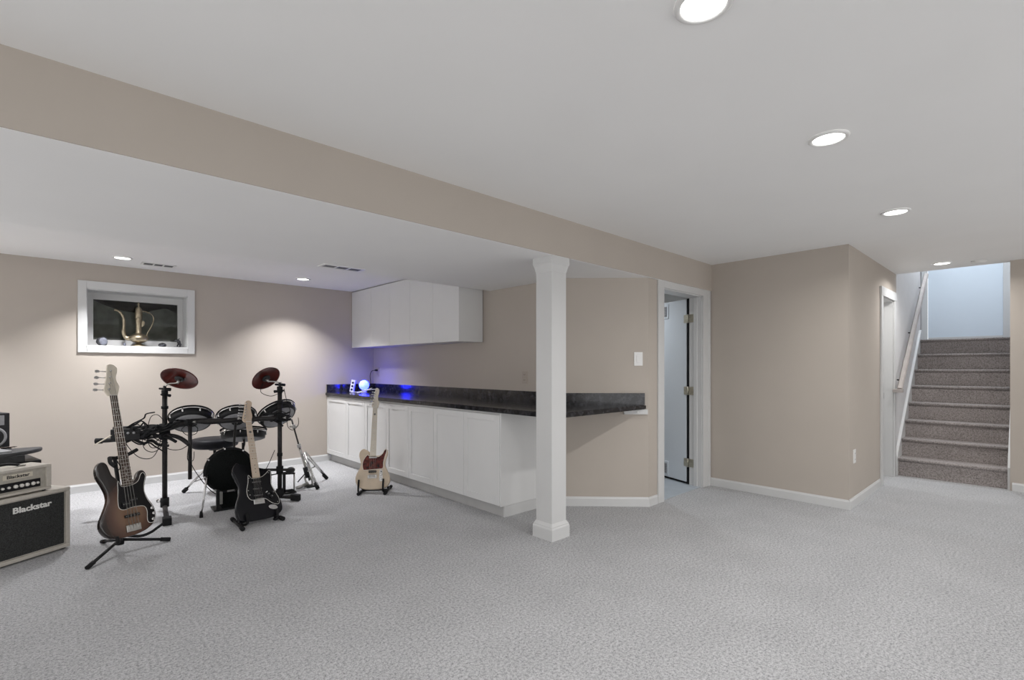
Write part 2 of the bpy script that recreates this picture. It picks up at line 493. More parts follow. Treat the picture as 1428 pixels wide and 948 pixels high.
# ---- utility door opening
tr = thing('trim_1', 'white casing around the utility door beside the diagonal wall', None, (DX0, 2.515, 0), kind='structure')
obj('casing', one(bbox, DX0 - .105, DX0 + .002, 2.497, 2.515, 0, ZS, .004), 'trim', tr, True)
obj('casing', one(bbox, DX1 - .002, 5.338, 2.497, 2.515, 0, ZS, .004), 'trim', tr, True)
obj('back_band', one(bbox, 5.30, 5.345, 2.488, 2.515, 0, ZS - .002, .004), 'trim', tr, True)
obj('head_casing', one(bbox, DX0, DX1, 2.497, 2.515, DZ - .002, ZS, .004), 'trim', tr, True)
obj('jamb', one(box, DX0 - .005, DX0 + .012, 2.515, 2.665, 0, DZ), 'trim', tr, True)
obj('jamb', one(box, DX1 - .012, DX1 + .004, 2.515, 2.655, 0, DZ), 'trim', tr, True)
obj('door_stop', one(bbox, DX1 - .024, DX1 - .011, 2.56, 2.60, 0, DZ - .012), 'trim', tr, True)
obj('head_jamb', one(box, DX0, DX1, 2.515, 2.665, DZ - .012, DZ + .004), 'trim', tr, True)
HP = V(5.182, 2.672, 0); HD = V(.130, .404, 0).normalized()      # hinge and the way the open door points
ang = math.atan2(HD.y, HD.x)
DM = Matrix.Translation(HP) @ Matrix.Rotation(ang, 4, 'Z')
d1 = thing('door_1', 'white utility door standing open with louvred vents and three hinges', None, DM, kind='structure')
def prt(name, bm, m, par): return obj(name, bm, m, par)
prt('door_panel', one(bbox, .030, .82, -.036, 0, .03, 2.066, .003), 'door_white', d1)
prt('gap_shade', one(box, .004, .030, -.034, -.012, .008, 2.074), 'rubber', d1)  # black strip modelled for the shade in the hinge gap
prt('gap_shade', one(box, .030, .82, -.030, -.012, .008, .030), 'rubber', d1)  # black strip modelled for the dark line under the door
for z0 in (1.885, .055):
    v = prt('vent_frame', one(bbox, .30, .62, -.002, .008, z0 - .01, z0 + .155, .002), 'door_white', d1)
    bm = bmesh.new(); box(bm, .325, .60, .006, .010, z0 + .014, z0 + .13)
    prt('vent_back', bm, 'mid_grey', v)
    for k in range(6):
        bm = bmesh.new(); box(bm, .325, .60, .009, .014, z0 + .018 + k * .019, z0 + .029 + k * .019)
        prt('slat', bm, 'silver_grey', v)
for z0 in (1.80, 1.0, .20):
    h = prt('hinge', one(tube, [(0, .004, z0), (0, .004, z0 + .095)], .008, 10), 'hinge', d1)
    bm = bmesh.new(); bbox(bm, .003, .060, .000, .004, z0 + .003, z0 + .092, .001); prt('hinge_leaf', bm, 'hinge', h)
    Mi = DM.inverted()
    bm = bmesh.new(); bbox(bm, DX1 - .016, DX1 - .011, 2.605, 2.66, z0 + .003, z0 + .092, .001); bm.transform(Mi); prt('hinge_leaf', bm, 'hinge', h)
# the room behind
struct('floor_utility', one(poly, [(3.74, 3.14), (4.22, 2.66), (6.0, 2.66), (6.0, 4.6), (3.74, 4.6)], -.10, .004), 'vinyl_floor')
struct('threshold', one(box, DX0, DX1, 2.53, 2.66, -.02, .006), 'vinyl_floor')
bm = bmesh.new(); box(bm, 3.72, 6.1, 4.6, 4.7, 0, 2.5); box(bm, 6.0, 6.1, 2.65, 4.6, 0, 2.5); box(bm, 5.48, 6.1, 2.55, 2.65, 0, 2.5)
struct('wall_utility', bm, 'ceiling')
struct('ceiling_utility', one(box, 3.72, 6.1, 2.65, 4.7, 2.32, 2.42), 'ceiling')

# ---- doorway beside the stairs
tr = thing('trim_2', 'white casing of the doorway next to the carpeted stairs', None, (SX0, 1.20, 0), kind='structure')
obj('casing', one(bbox, SX0 - .09, SX0 + .002, 1.182, 1.20, 0, SZ + .09, .004), 'trim', tr, True)
obj('casing', one(bbox, SX1 - .002, SX1 + .085, 1.182, 1.20, 0, SZ + .09, .004), 'trim', tr, True)
obj('head_casing', one(bbox, SX0 - .10, SX1 + .095, 1.178, 1.20, SZ, SZ + .10, .004), 'trim', tr, True)
obj('jamb', one(box, SX0 - .004, SX0 + .012, 1.20, 1.34, 0, SZ), 'trim', tr, True)
j2 = obj('jamb', one(box, SX1 - .012, SX1 + .004, 1.20, 1.34, 0, SZ), 'trim', tr, True)
obj('head_jamb', one(box, SX0, SX1, 1.20, 1.34, SZ - .012, SZ + .002), 'trim', tr, True)
obj('strike_plate', one(bbox, SX1 - .015, SX1 - .011, 1.285, 1.31, .93, 1.0, .001), 'steel', j2, True)
DM2 = Matrix.Translation((SX0 + .014, 1.345, 0)) @ Matrix.Rotation(rad(86), 4, 'Z')
d2 = thing('door_2', 'white door pushed open into the closet beside the stairs', None, DM2, kind='structure')
prt('door_panel', one(bbox, 0, .60, .0, .035, .012, SZ - .015, .003), 'trim', d2)
kn = prt('door_knob', one(lathe, [(.012, 0), (.012, .025), (.026, .035), (.028, .05), (.02, .062), (.002, .064)], 14, Matrix.Translation((.54, -.001, .95)) @ Matrix.Rotation(PI / 2, 4, 'X')), 'steel', d2)
bm = bmesh.new(); box(bm, 5.48, 7.56, 2.45, 2.55, 0, 2.5); box(bm, 7.46, 7.56, 1.33, 2.45, 0, 2.5); box(bm, 6.3, 6.4, 1.33, 2.45, 0, 2.5)
struct('wall_closet', bm, 'ceiling')
struct('ceiling_closet', one(box, 6.3, 7.56, 1.33, 2.5, 2.42, 2.5), 'ceiling')

# ---- stairs
NS, RZ, TX, X0s = 8, .213, .2335, 7.50
st = thing('staircase', 'carpeted straight staircase with dark taupe risers rising to the upper landing', None, (X0s, .7, 0), kind='structure')
for k in range(NS):
    x0 = X0s + k * TX; z0 = k * RZ; z1 = z0 + RZ
    xe = x0 + TX + .06 if k < NS - 1 else 11.9
    R_ = .018
    prof = [(x0 + .012, z0 - (.0 if k == 0 else .01)), (x0 + .006, z1 - 2.6 * R_)]
    for q in range(9):
        a = -PI / 2 - PI * .9 * q / 8
        prof.append((x0 + .004 + R_ * math.cos(a), z1 - R_ + R_ * math.sin(a)))
    prof += [(x0 + .02, z1), (xe, z1), (xe, z0 - (.0 if k == 0 else .01))]
    bm = bmesh.new()
    y0, y1 = .235, 1.172
    a = [bm.verts.new((p[0], y0, p[1])) for p in prof]; b = [bm.verts.new((p[0], y1 if k < NS - 1 else 1.172, p[1])) for p in prof]
    bm.faces.new(a); bm.faces.new(b[::-1])
    for i in range(len(prof)):
        j = (i + 1) % len(prof); f = bm.faces.new((a[i], b[i], b[j], a[j])); f.smooth = 1 <= i <= 10
    bmesh.ops.recalc_face_normals(bm, faces=bm.faces[:])
    obj('step', bm, 'stair_carpet', st, True)
obj('landing', one(box, 9.36, 11.9, 1.172, 3.0, NS * RZ - .2, NS * RZ), 'stair_carpet', st, True)
def skirt(y0, y1, name):
    P = [(X0s - .035, 0), (X0s - .035, .235), (9.22, 1.845), (9.32, 1.845), (9.32, 1.55), (7.9, .0)]
    bm = bmesh.new()
    a = [bm.verts.new((p[0], y0, p[1])) for p in P]; b = [bm.verts.new((p[0], y1, p[1])) for p in P]
    bm.faces.new(a); bm.faces.new(b[::-1])
    for i in range(len(P)):
        j = (i + 1) % len(P); bm.faces.new((a[i], b[i], b[j], a[j]))
    bmesh.ops.recalc_face_normals(bm, faces=bm.faces[:])
    obj(name, bm, 'trim', st, True)
skirt(1.172, 1.20, 'skirt_board'); skirt(.215, .235, 'skirt_board')
# upper hall: far wall, door, casing, walls and ceiling
bm = bmesh.new(); box(bm, 10.6, 10.72, 1.32, 3.0, NS * RZ, 4.4); box(bm, 10.6, 10.72, .215, 1.32, 3.75, 4.4)
struct('wall_landing', bm, 'hall_wall')
struct('wall_landing_left', one(box, 9.32, 11.9, 3.0, 3.1, 1.5, 4.4), 'hall_wall')
struct('wall_landing_back', one(box, 9.20, 9.32, 1.33, 3.1, 1.5, 4.4), 'hall_wall')
struct('ceiling_landing', one(box, 7.545, 11.9, .095, 3.1, 4.3, 4.4), 'ceiling')
struct('wall_stairhead', one(box, 7.50, 7.545, .095, 1.33, 2.56, 4.4), 'ceiling')
tr = thing('trim_3', 'white door frame at the head of the stairs', None, (10.6, 1.3, NS * RZ), kind='structure')
obj('casing', one(bbox, 10.575, 10.6, 1.265, 1.345, NS * RZ, 3.84, .004), 'trim', tr, True)
obj('casing', one(bbox, 10.575, 10.6, .30, .38, NS * RZ, 3.84, .004), 'trim', tr, True)
obj('head_casing', one(bbox, 10.575, 10.6, .30, 1.345, 3.75, 3.84, .004), 'trim', tr, True)
d3 = thing('door_3', 'plain white door at the stair head with daylight blue in its colour', None, (10.62, .38, NS * RZ), kind='structure')
obj('door_panel', one(bbox, 10.60, 10.64, .382, 1.263, NS * RZ + .012, 3.748, .003), 'door_daylight_tint', d3, True)
obj('bottom_rail', one(bbox, 10.594, 10.602, .384, 1.261, NS * RZ + .012, NS * RZ + .09, .002), 'trim', d3, True)

# handrail
hr = thing('handrail', 'wooden handrail climbing the wall left of the carpeted stairs', 'handrail', (7.5, 1.2, 1.0))
P0, P1 = V(7.36, 1.135, 1.045), V(9.36, 1.135, 2.66)
dr_ = (P1 - P0).normalized()
def rail_prism(bm, a, b, w=.026, h=.024):
    d = (b - a).normalized(); s = V(0, 1, 0); u = s.cross(d).normalized()
    if u.z < 0: u = -u
    prof = [(-w, -h * .5), (-w * .8, -h), (w * .8, -h), (w, -h * .5), (w, h * .3), (w * .6, h), (-w * .6, h), (-w, h * .3)]
    A = [bm.verts.new(a + s * p + u * q) for p, q in prof]; B = [bm.verts.new(b + s * p + u * q) for p, q in prof]
    bm.faces.new(A); bm.faces.new(B[::-1])
    for i in range(len(prof)):
        j = (i + 1) % len(prof); bm.faces.new((A[i], B[i], B[j], A[j]))
    bmesh.ops.recalc_face_normals(bm, faces=bm.faces[:])
obj('rail', one(rail_prism, P0, P1), 'wood_rail', hr, True)
obj('rail_return', one(bbox, P0.x - .03, P0.x + .055, 1.105, 1.20, P0.z - .038, P0.z + .004, .004), 'wood_rail', hr, True)
for t in (.12, .5, .93):
    p = P0.lerp(P1, t)
    obj('bracket', one(tube, smooth_path([p - V(0, 0, .03), p + V(0, .0, -.055), p + V(0, .03, -.085), p + V(0, .065, -.085)], 4), .008, 8), 'dark_tube', hr, True)

# ---- recessed ceiling lights, vents, detector
def can(x, y, z, label, r=.088, w=None, group='recessed ceiling lights', color=(1, .99, .975), spread=None):
    t = thing('ceiling_light', label, 'ceiling light', (x, y, z), group)
    obj('trim_ring', one(lathe, [(r, -.0005), (r, -.006), (r * .93, -.010), (r * .80, -.010), (r * .76, -.004), (r * .76, -.0005)], 32, None, False), 'plate', t)
    obj('lens', one(lathe, [(r * .77, -.001), (r * .77, -.005), (r * .5, -.0065), (.001, -.007)], 32), 'lens', t)
    l = bpy.data.lights.new('can_light', 'AREA'); l.shape = 'DISK'; l.size = r * 1.4
    l.energy = CAN_W if w is None else w; l.color = color
    l.spread = rad(CAN_SPREAD if spread is None else spread)
    lo = bpy.data.objects.new('can_light', l); lo.parent = t; lo.location = (0, 0, -.012)
    COL.objects.link(lo)
    return t
can(1.485, .715, ZC, 'round recessed ceiling light with a wide trim ring, farthest from the stairs')
can(2.805, .712, ZC, 'round recessed ceiling light level with the white column, out from the beam')
can(4.49, .716, ZC, 'round recessed ceiling light before the plain taupe wall between utility door and stairs')
can(7.08, .726, ZC, 'round recessed ceiling light beside the smoke detector at the foot of the stairs')
can(.535, 6.27, ZB, 'small recessed ceiling light above the basement window, beside a dark vent', .085, 23, spread=106, color=(.98, .98, 1))
can(2.30, 6.25, ZB, 'small recessed ceiling light near the wall cabinets above the drum kit', .085, 23, spread=106, color=(.98, .98, 1))
can(-1.23, 6.27, ZB, 'small unseen ceiling light added over the equipment table by the window wall', .085, 23, spread=106, color=(.98, .98, 1))  # out of view, added to lift the light on carpet and wall
can(.10, .716, ZC, 'unseen ceiling light added to the main row behind the wide ringed one')  # out of view, added for brightness near the camera
can(5.0, 3.6, 2.32, 'unseen ceiling light added inside the utility room behind the open door', .085, 9, 'added lights in side rooms', (.88, .94, 1))  # out of view, added to light the door and room
can(9.35, .75, 4.3, 'unseen ceiling light added over the stairs in place of landing daylight', .10, 40, 'added lights in side rooms', (.84, .92, 1))  # added stand-in for daylight upstairs, out of view
can(6.9, 1.9, 2.42, 'unseen ceiling light added inside the closet beside the stairs', .07, 6, 'added lights in side rooms')  # out of view, added to brighten the doorway

def register(x0, x1, y0, y1, z, label, dark):
    t = thing('ceiling_vent', label, 'vent', ((x0 + x1) / 2, (y0 + y1) / 2, z))
    bm = bmesh.new()
    e = .022
    for q in ((x0, x1, y0, y0 + e), (x0, x1, y1 - e, y1), (x0, x0 + e, y0 + e, y1 - e), (x1 - e, x1, y0 + e, y1 - e)):
        box(bm, *q, z - .007, z - .0005)
    obj('frame', bm, 'plate', t, True)
    obj('backing', one(box, x0 + e, x1 - e, y0 + e, y1 - e, z - .003, z - .0008), dark, t, True)
    n = 3
    for k in range(1, n):
        xx = x0 + e + (x1 - x0 - 2 * e) * k / n
        obj('divider', one(box, xx - .007, xx + .007, y0 + e, y1 - e, z - .007, z - .002), 'plate', t, True)
    for k in range(1, 4):
        yy = y0 + e + (y1 - y0 - 2 * e) * k / 4
        obj('slat', one(box, x0 + e, x1 - e, yy - .004, yy + .004, z - .006, z - .003), 'mid_grey', t, True)
register(.705, 1.005, 6.37, 6.53, ZB, 'white ceiling vent with dark slots just above the basement window', 'dark_grey')
register(1.625, 1.985, 3.955, 4.095, ZS, 'white ceiling vent at the edge of the dropped soffit', 'dark_grey')
t = thing('smoke_detector', 'round smoke detector on the ceiling before the stairs', 'smoke detector', (7.21, .44, ZC))
obj('base', one(lathe, [(.066, -.0005), (.066, -.010), (.060, -.014), (.001, -.014)], 28), 'plate', t)
obj('cover', one(lathe, [(.056, -.013), (.056, -.022), (.046, -.030), (.001, -.031)], 28), 'plate', t)

# ---- switches and outlets on the walls
def wall_plate(name, label, cat, M, kind, pm='plate'):
    t = thing(name, label, cat, M)     # local: x right, y up, z out of the wall
    obj('cover_plate', one(bbox, -.040, .040, -.064, .064, 0, .007, .002), pm, t)
    if kind == 'switch':
        obj('rocker', one(bbox, -.017, .017, -.034, .034, .006, .011, .002), pm, t)
    else:
        for s in (-1, 1):
            r = obj('socket', one(bbox, -.017, .017, s * .028 - .016, s * .028 + .016, .006, .0095, .002), pm, t)
            obj('slot', one(box, -.009, -.006, s * .028 - .006, s * .028 + .006, .009, .0099), 'black', r)
            obj('slot', one(box, .006, .009, s * .028 - .006, s * .028 + .006, .009, .0099), 'black', r)
    return t
def facing(loc, n):
    z = V(*n).normalized(); y = V(0, 0, 1); x = y.cross(z)
    return Matrix.Translation(loc) @ Matrix((x, y, z)).transposed().to_4x4()
wall_plate('light_switch', 'white rocker light switch on the diagonal wall beside the utility door', 'light switch', facing((4.047, 2.583, 1.387), (-1, -1, 0)), 'switch')
wall_plate('wall_outlet', 'white outlet low on the wall beside the stair doorway', 'outlet', facing((5.554, 1.20, .468), (0, -1, 0)), 'outlet')
wall_plate('wall_outlet', 'taupe toned outlet above the dark countertop near the white column', 'outlet', facing((XB, 3.60, 1.205), (-1, 0, 0)), 'outlet', 'plate_taupe')
wall_plate('wall_outlet', 'taupe outlet above the countertop with a black plug in it', 'outlet', facing((XB, 6.70, 1.235), (-1, 0, 0)), 'outlet', 'plate_taupe')

# ================================================================= CABINETS
FX = 2.857
seams = [6.838, 6.225, 5.70, 5.17, 4.69, 4.205, 3.708, 3.20]
def shaker_door(par, y0, y1, z0, z1, x, parent_world=True):
    """door facing -x; frame 58 mm, recessed panel"""
    g = .0018; fw = .058
    y0, y1 = y0 + g, y1 - g
    bm = bmesh.new(); bbox(bm, x - .004, x + .016, y0, y1, z0, z1, .002, 1)
    d = obj('door', bm, 'cabinet', par, True)
    for q in ((y0, y0 + fw, z0, z1), (y1 - fw, y1, z0, z1), (y0 + fw, y1 - fw, z0, z0 + fw), (y0 + fw, y1 - fw, z1 - fw, z1)):
        bm = bmesh.new(); bbox(bm, x - .012, x - .003, q[0], q[1], q[2], q[3], .0015, 1)
        obj('door_frame', bm, 'cabinet', d, True)
    return d
def base_unit(ys, label):
    y1, y0 = ys[0], ys[-1]
    t = thing('base_cabinet', label, 'cabinet', ((FX + XB) / 2, (y0 + y1) / 2, 0))
    obj('carcass', one(box, FX + .016, XB - .002, y0 + .0008, y1 - .0008, .10, .912), 'cabinet', t, True)
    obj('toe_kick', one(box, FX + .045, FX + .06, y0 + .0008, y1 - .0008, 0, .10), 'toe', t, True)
    for a, b in zip(ys, ys[1:]): shaker_door(t, b, a, .105, .893, FX)
    return t
base_unit(seams[0:3], 'white base cabinet with two shaker doors against the window wall')
base_unit(seams[2:5], 'white base cabinet with two shaker doors behind the blonde guitar')
base_unit(seams[4:7], 'white base cabinet with two shaker doors between the guitar and the end unit')
e = base_unit(seams[6:8], 'white single door base cabinet at the open end, next to the column')
obj('end_panel', one(box, FX - .004, XB - .002, seams[-1] - .014, seams[-1], .098, .912), 'cabinet', e, True)
obj('end_plinth', one(box, FX + .04, XB - .016, seams[-1] - .012, seams[-1] + .004, 0, .096), 'trim', e, True)

# countertop and splash
ct = thing('countertop', 'black speckled stone countertop with upstand running along the bar', 'countertop', (3.2, 4.7, .913))
ZT = .955
bm = bmesh.new()
poly(bm, [(2.825, YB - .001), (2.825, 2.679), (2.930, 2.679), (2.930, 2.530), (4.096, 2.530), (XB - .002, YD - .003), (XB - .001, YB - .001)], .914, ZT)
bmesh.ops.bevel(bm, geom=[e_ for e_ in bm.edges if abs(e_.verts[0].co.z - e_.verts[1].co.z) < 1e-6], offset=.006, segments=2, affect='EDGES')
obj('slab', bm, 'granite', ct, True)
ZU = 1.065
obj('upstand', one(box, XB - .020, XB - .001, YD, YB - .001, ZT, ZU), 'granite', ct, True)
obj('upstand', one(box, 2.84, XB - .020, YB - .019, YB - .001, ZT, ZU), 'granite', ct, True)
obj('upstand', one(poly, [(XB - .001, YD - .002), (4.085, 2.542), (4.071, 2.528), (XB - .020, YD - .010)], ZT, ZU), 'granite', ct, True)
cl = thing('shelf_cleat', 'short white wooden cleat under the countertop end on the diagonal wall', 'bracket', (4.03, 2.6, .87))
obj('block', one(poly, [(3.95, 2.680), (4.105, 2.525), (4.083, 2.503), (3.928, 2.658)], .868, .913), 'trim', cl, True)
obj('screw_cap', one(tube, [(4.03, 2.582, .89), (4.012, 2.564, .89)], .008, 10), 'plate', cl, True)
cl = thing('shelf_cleat', 'small white wooden cleat on the column carrying the countertop', 'bracket', (2.94, 2.60, .86))
obj('block', one(bbox, 2.926, 2.945, 2.535, 2.66, .845, .913, .002), 'trim', cl, True)
obj('screw_cap', one(tube, [(2.944, 2.60, .88), (2.947, 2.60, .88)], .007, 10), 'plate', cl, True)

# wall cabinets
UX = 3.212
useams = [6.838, 6.245, 5.75, 5.25, 4.76, 4.275]
def wall_unit(ys, label):
    y1, y0 = ys[0], ys[-1]
    t = thing('wall_cabinet', label, 'cabinet', ((UX + XB) / 2, (y0 + y1) / 2, 1.59))
    obj('carcass', one(box, UX + .016, XB - .002, y0 + .0008, y1 - .0008, 1.592, 2.396), 'cabinet', t, True)
    for a, b in zip(ys, ys[1:]):
        bm = bmesh.new(); bbox(bm, UX, UX + .0155, b + .0018, a - .0018, 1.588, 2.392, .002, 1)
        obj('door', bm, 'cabinet', t, True)
    return t
wall_unit(useams[0:2], 'white wall cabinet with one flat door in the corner by the window wall')
wall_unit(useams[1:4], 'white wall cabinet with two flat doors between the corner unit and the end unit')
e = wall_unit(useams[3:6], 'white wall cabinet with two flat doors and an exposed end panel')
obj('end_panel', one(box, UX - .002, XB - .012, useams[-1] - .012, useams[-1], 1.588, 2.394), 'cabinet', e, True)

# things on the countertop
t = thing('globe_lamp', 'glowing blue globe lamp on a small stand on the countertop', 'lamp', (3.20, 6.43, ZT))
obj('stand', one(lathe, [(.042, 0), (.042, .010), (.030, .018), (.026, .032), (.034, .042)], 20), 'plate', t)
bm = bmesh.new(); bmesh.ops.create_uvsphere(bm, u_segments=28, v_segments=16, radius=.068, matrix=Matrix.Translation((0, 0, .105)))
for f in bm.faces: f.smooth = True
obj('globe', bm, 'orb', t)
M = Matrix.Translation((3.46, 6.80, ZT)) @ Matrix.Rotation(rad(35), 4, 'Z') @ Matrix.Rotation(rad(14), 4, 'Y')
t = thing('power_strip', 'white three socket power strip leaning upright beside the globe lamp', 'power strip', (3.12, 6.645, ZT))
ux, uz = V(.62, -.785, 0), V(.12, -.14, .98).normalized()
uy = uz.cross(ux).normalized(); ux = uy.cross(uz)
PM = Matrix((ux, uy, uz)).transposed().to_4x4()
bm = one(bbox, -.030, .030, -.016, .016, .004, .175, .006); bm.transform(PM); obj('body', bm, 'plate', t)
for k in range(3):
    c = PM @ V(0, -.016, .040 + k * .048); 
    Q = Matrix.Translation(c) @ PM @ Matrix.Rotation(PI / 2, 4, 'X')
    obj('socket', one(lathe, [(.0155, -.004), (.0155, .002), (.001, .002)], 14, Q), 'black', t)
bm = bmesh.new()
tube(bm, smooth_path([(3.10, 6.585, ZT + .011), (3.06, 6.52, ZT + .011), (3.09, 6.40, ZT + .011), (3.10, 6.28, ZT + .03), (3.18, 6.22, ZT + .06), (3.16, 6.14, ZT + .07), (3.06, 6.16, ZT + .03), (3.02, 6.26, ZT + .011), (3.08, 6.30, ZT + .02), (3.20, 6.20, ZT + .05), (3.24, 6.10, ZT + .05), (3.16, 6.06, ZT + .011)], 6), .0048, 7)
tag(obj('cord', bm, 'plate'), 'white cord lying tangled on the countertop beside the globe lamp', 'cord')
t = thing('wall_charger', 'black plug with a drooping cable in the outlet behind the globe lamp', 'charger', (XB - .02, 6.70, 1.26))
obj('plug', one(bbox, XB - .045, XB - .0095, 6.685, 6.722, 1.250, 1.276, .004), 'black', t, True)
obj('cable', one(tube, smooth_path([(XB - .04, 6.715, 1.262), (XB - .07, 6.76, 1.25), (XB - .075, 6.80, 1.19), (XB - .06, 6.815, 1.10), (XB - .06, 6.81, 1.0), (XB - .10, 6.77, ZT + .006)], 6), .004, 7), 'black', t, True)

# things on the window sill
SZL = WZ0 + .012
t = thing('brass_ewer', 'tall brass ewer with long curved spout standing on the window sill', 'ewer', (.735, YB + .10, SZL))
obj('foot', one(lathe, [(.075, 0), (.075, .006), (.050, .018), (.024, .030), (.022, .042)], 24), 'brass', t)
obj('bowl', one(lathe, [(.022, .036), (.050, .046), (.085, .070), (.095, .092), (.085, .115), (.055, .135), (.032, .148)], 28), 'brass', t)
obj('neck', one(lathe, [(.034, .144), (.029, .156), (.027, .22), (.030, .28), (.033, .29), (.034, .305), (.030, .312)], 20), 'brass', t)
obj('lid', one(lathe, [(.034, .31), (.036, .34), (.034, .40), (.030, .42), (.020, .437), (.009, .448), (.007, .462), (.011, .470), (.004, .492)], 20), 'brass', t)
obj('spout', one(tube, smooth_path([(-.075, 0, .085), (-.115, 0, .10), (-.135, 0, .16), (-.130, 0, .26), (-.140, 0, .33), (-.172, 0, .380), (-.215, 0, .397)], 6), [.026] * 6 + [.020] * 8 + [.016] * 8 + [.013] * 8 + [.010] * 7, 10), 'brass', t)
obj('handle', one(tube, smooth_path([(.030, 0, .395), (.06, 0, .398), (.110, 0, .375), (.138, 0, .33), (.128, 0, .26), (.098, 0, .19), (.080, 0, .15), (.075, 0, .115)], 6), .0055, 8), 'brass', t)
obj('thumb_leaf', one(slab, smooth_path([(.028, .22, 0), (.05, .24, 0), (.056, .28, 0), (.036, .29, 0), (.026, .26, 0)], 3, True), -.004, .004, .002), 'brass', t).rotation_euler = (PI / 2, 0, 0)
def rock(name, label, cat, loc, s, m, seed, flat=False):
    r = random.Random(seed)
    bm = bmesh.new(); bmesh.ops.create_icosphere(bm, subdivisions=3, radius=1)
    for v in bm.verts:
        k = 1 + .16 * math.sin(3 * v.co.x + seed) * math.cos(4 * v.co.y + seed) + r.uniform(-.03, .03)
        v.co = V(v.co.x * s[0] * k, v.co.y * s[1] * k, max(v.co.z, -.75) * s[2] * k)
    mz = min(v.co.z for v in bm.verts)
    for v in bm.verts: v.co.z -= mz
    for f in bm.faces: f.smooth = True
    t = thing(name, label, cat, loc); return t, obj('stone_body', bm, m, t)
t, o = rock('geode', 'pale blue grey polished stone with dark rind on the window sill', 'stone', (.415, YB + .11, SZL), (.048, .03, .052), 'dark_stone', 3)
bm = bmesh.new(); bmesh.ops.create_icosphere(bm, subdivisions=3, radius=1)
for v in bm.verts: v.co = V(v.co.x * .040 + .010, -.020 + v.co.y * .016, v.co.z * .042 + .046)
for f in bm.faces: f.smooth = True
obj('crystal_face', bm, 'stone', t)
t, o = rock('paperweight', 'small dark rounded stone on the window sill right of the ewer', 'stone', (.957, YB + .11, SZL), (.036, .028, .026), 'dark_stone', 5)
obj('pale_band', one(tube, [(.030 * math.cos(a), -.0265 * math.sin(a) if True else 0, .020 + .006 * math.sin(a * 2)) for a in [PI * i / 12 for i in range(13)]], .0035, 6), 'stone', t)
obj('foot_pad', one(box, -.02, .085, -.02, .02, 0, .004), 'dark_stone', t)
t = thing('figurine', 'small dark animal figurine in the corner of the window sill', 'figurine', (1.110, YB + .12, SZL))
obj('plinth', one(lathe, [(.045, 0), (.045, .005), (.036, .010), (.001, .010)], 20), 'dark_stone', t)
bm = bmesh.new(); tube(bm, smooth_path([(.020, 0, .008), (.022, 0, .03), (.012, 0, .052), (.006, 0, .072), (-.012, 0, .082), (-.034, 0, .076)], 4), [.010] * 4 + [.016] * 5 + [.018] * 4 + [.014] * 4 + [.010] * 3 + [.005], 10)
obj('animal_body', bm, 'dark_stone', t)
for s in (-1, 1):
    obj('horn', one(tube, [(.004, s * .006, .085), (.012, s * .012, .102), (.016, s * .010, .110)], [.004, .003, .001], 6), 'dark_stone', t)
    obj('leg', one(tube, [(-.008, s * .008, .008), (-.002, s * .008, .03), (.006, s * .006, .05)], .005, 7), 'dark_stone', t)
t, o = rock('pebble', 'tiny pale lilac pebble on the window sill left of the ewer', 'stone', (.612, YB + .12, SZL), (.012, .012, .02), 'stone', 9)

# ================================================================= GUITARS
def guitar_matrix(pos, yaw, lean, roll):
    n = V(math.cos(yaw), math.sin(yaw), 0); r = V(-n.y, n.x, 0); up = V(0, 0, 1)
    Yl = up * math.cos(lean) - n * math.sin(lean)
    Y2 = Yl * math.cos(roll) + r * math.sin(roll); X2 = r * math.cos(roll) - Yl * math.sin(roll)
    Z2 = X2.cross(Y2)
    return Matrix.Translation(pos) @ Matrix((X2, Y2, Z2)).transposed().to_4x4()

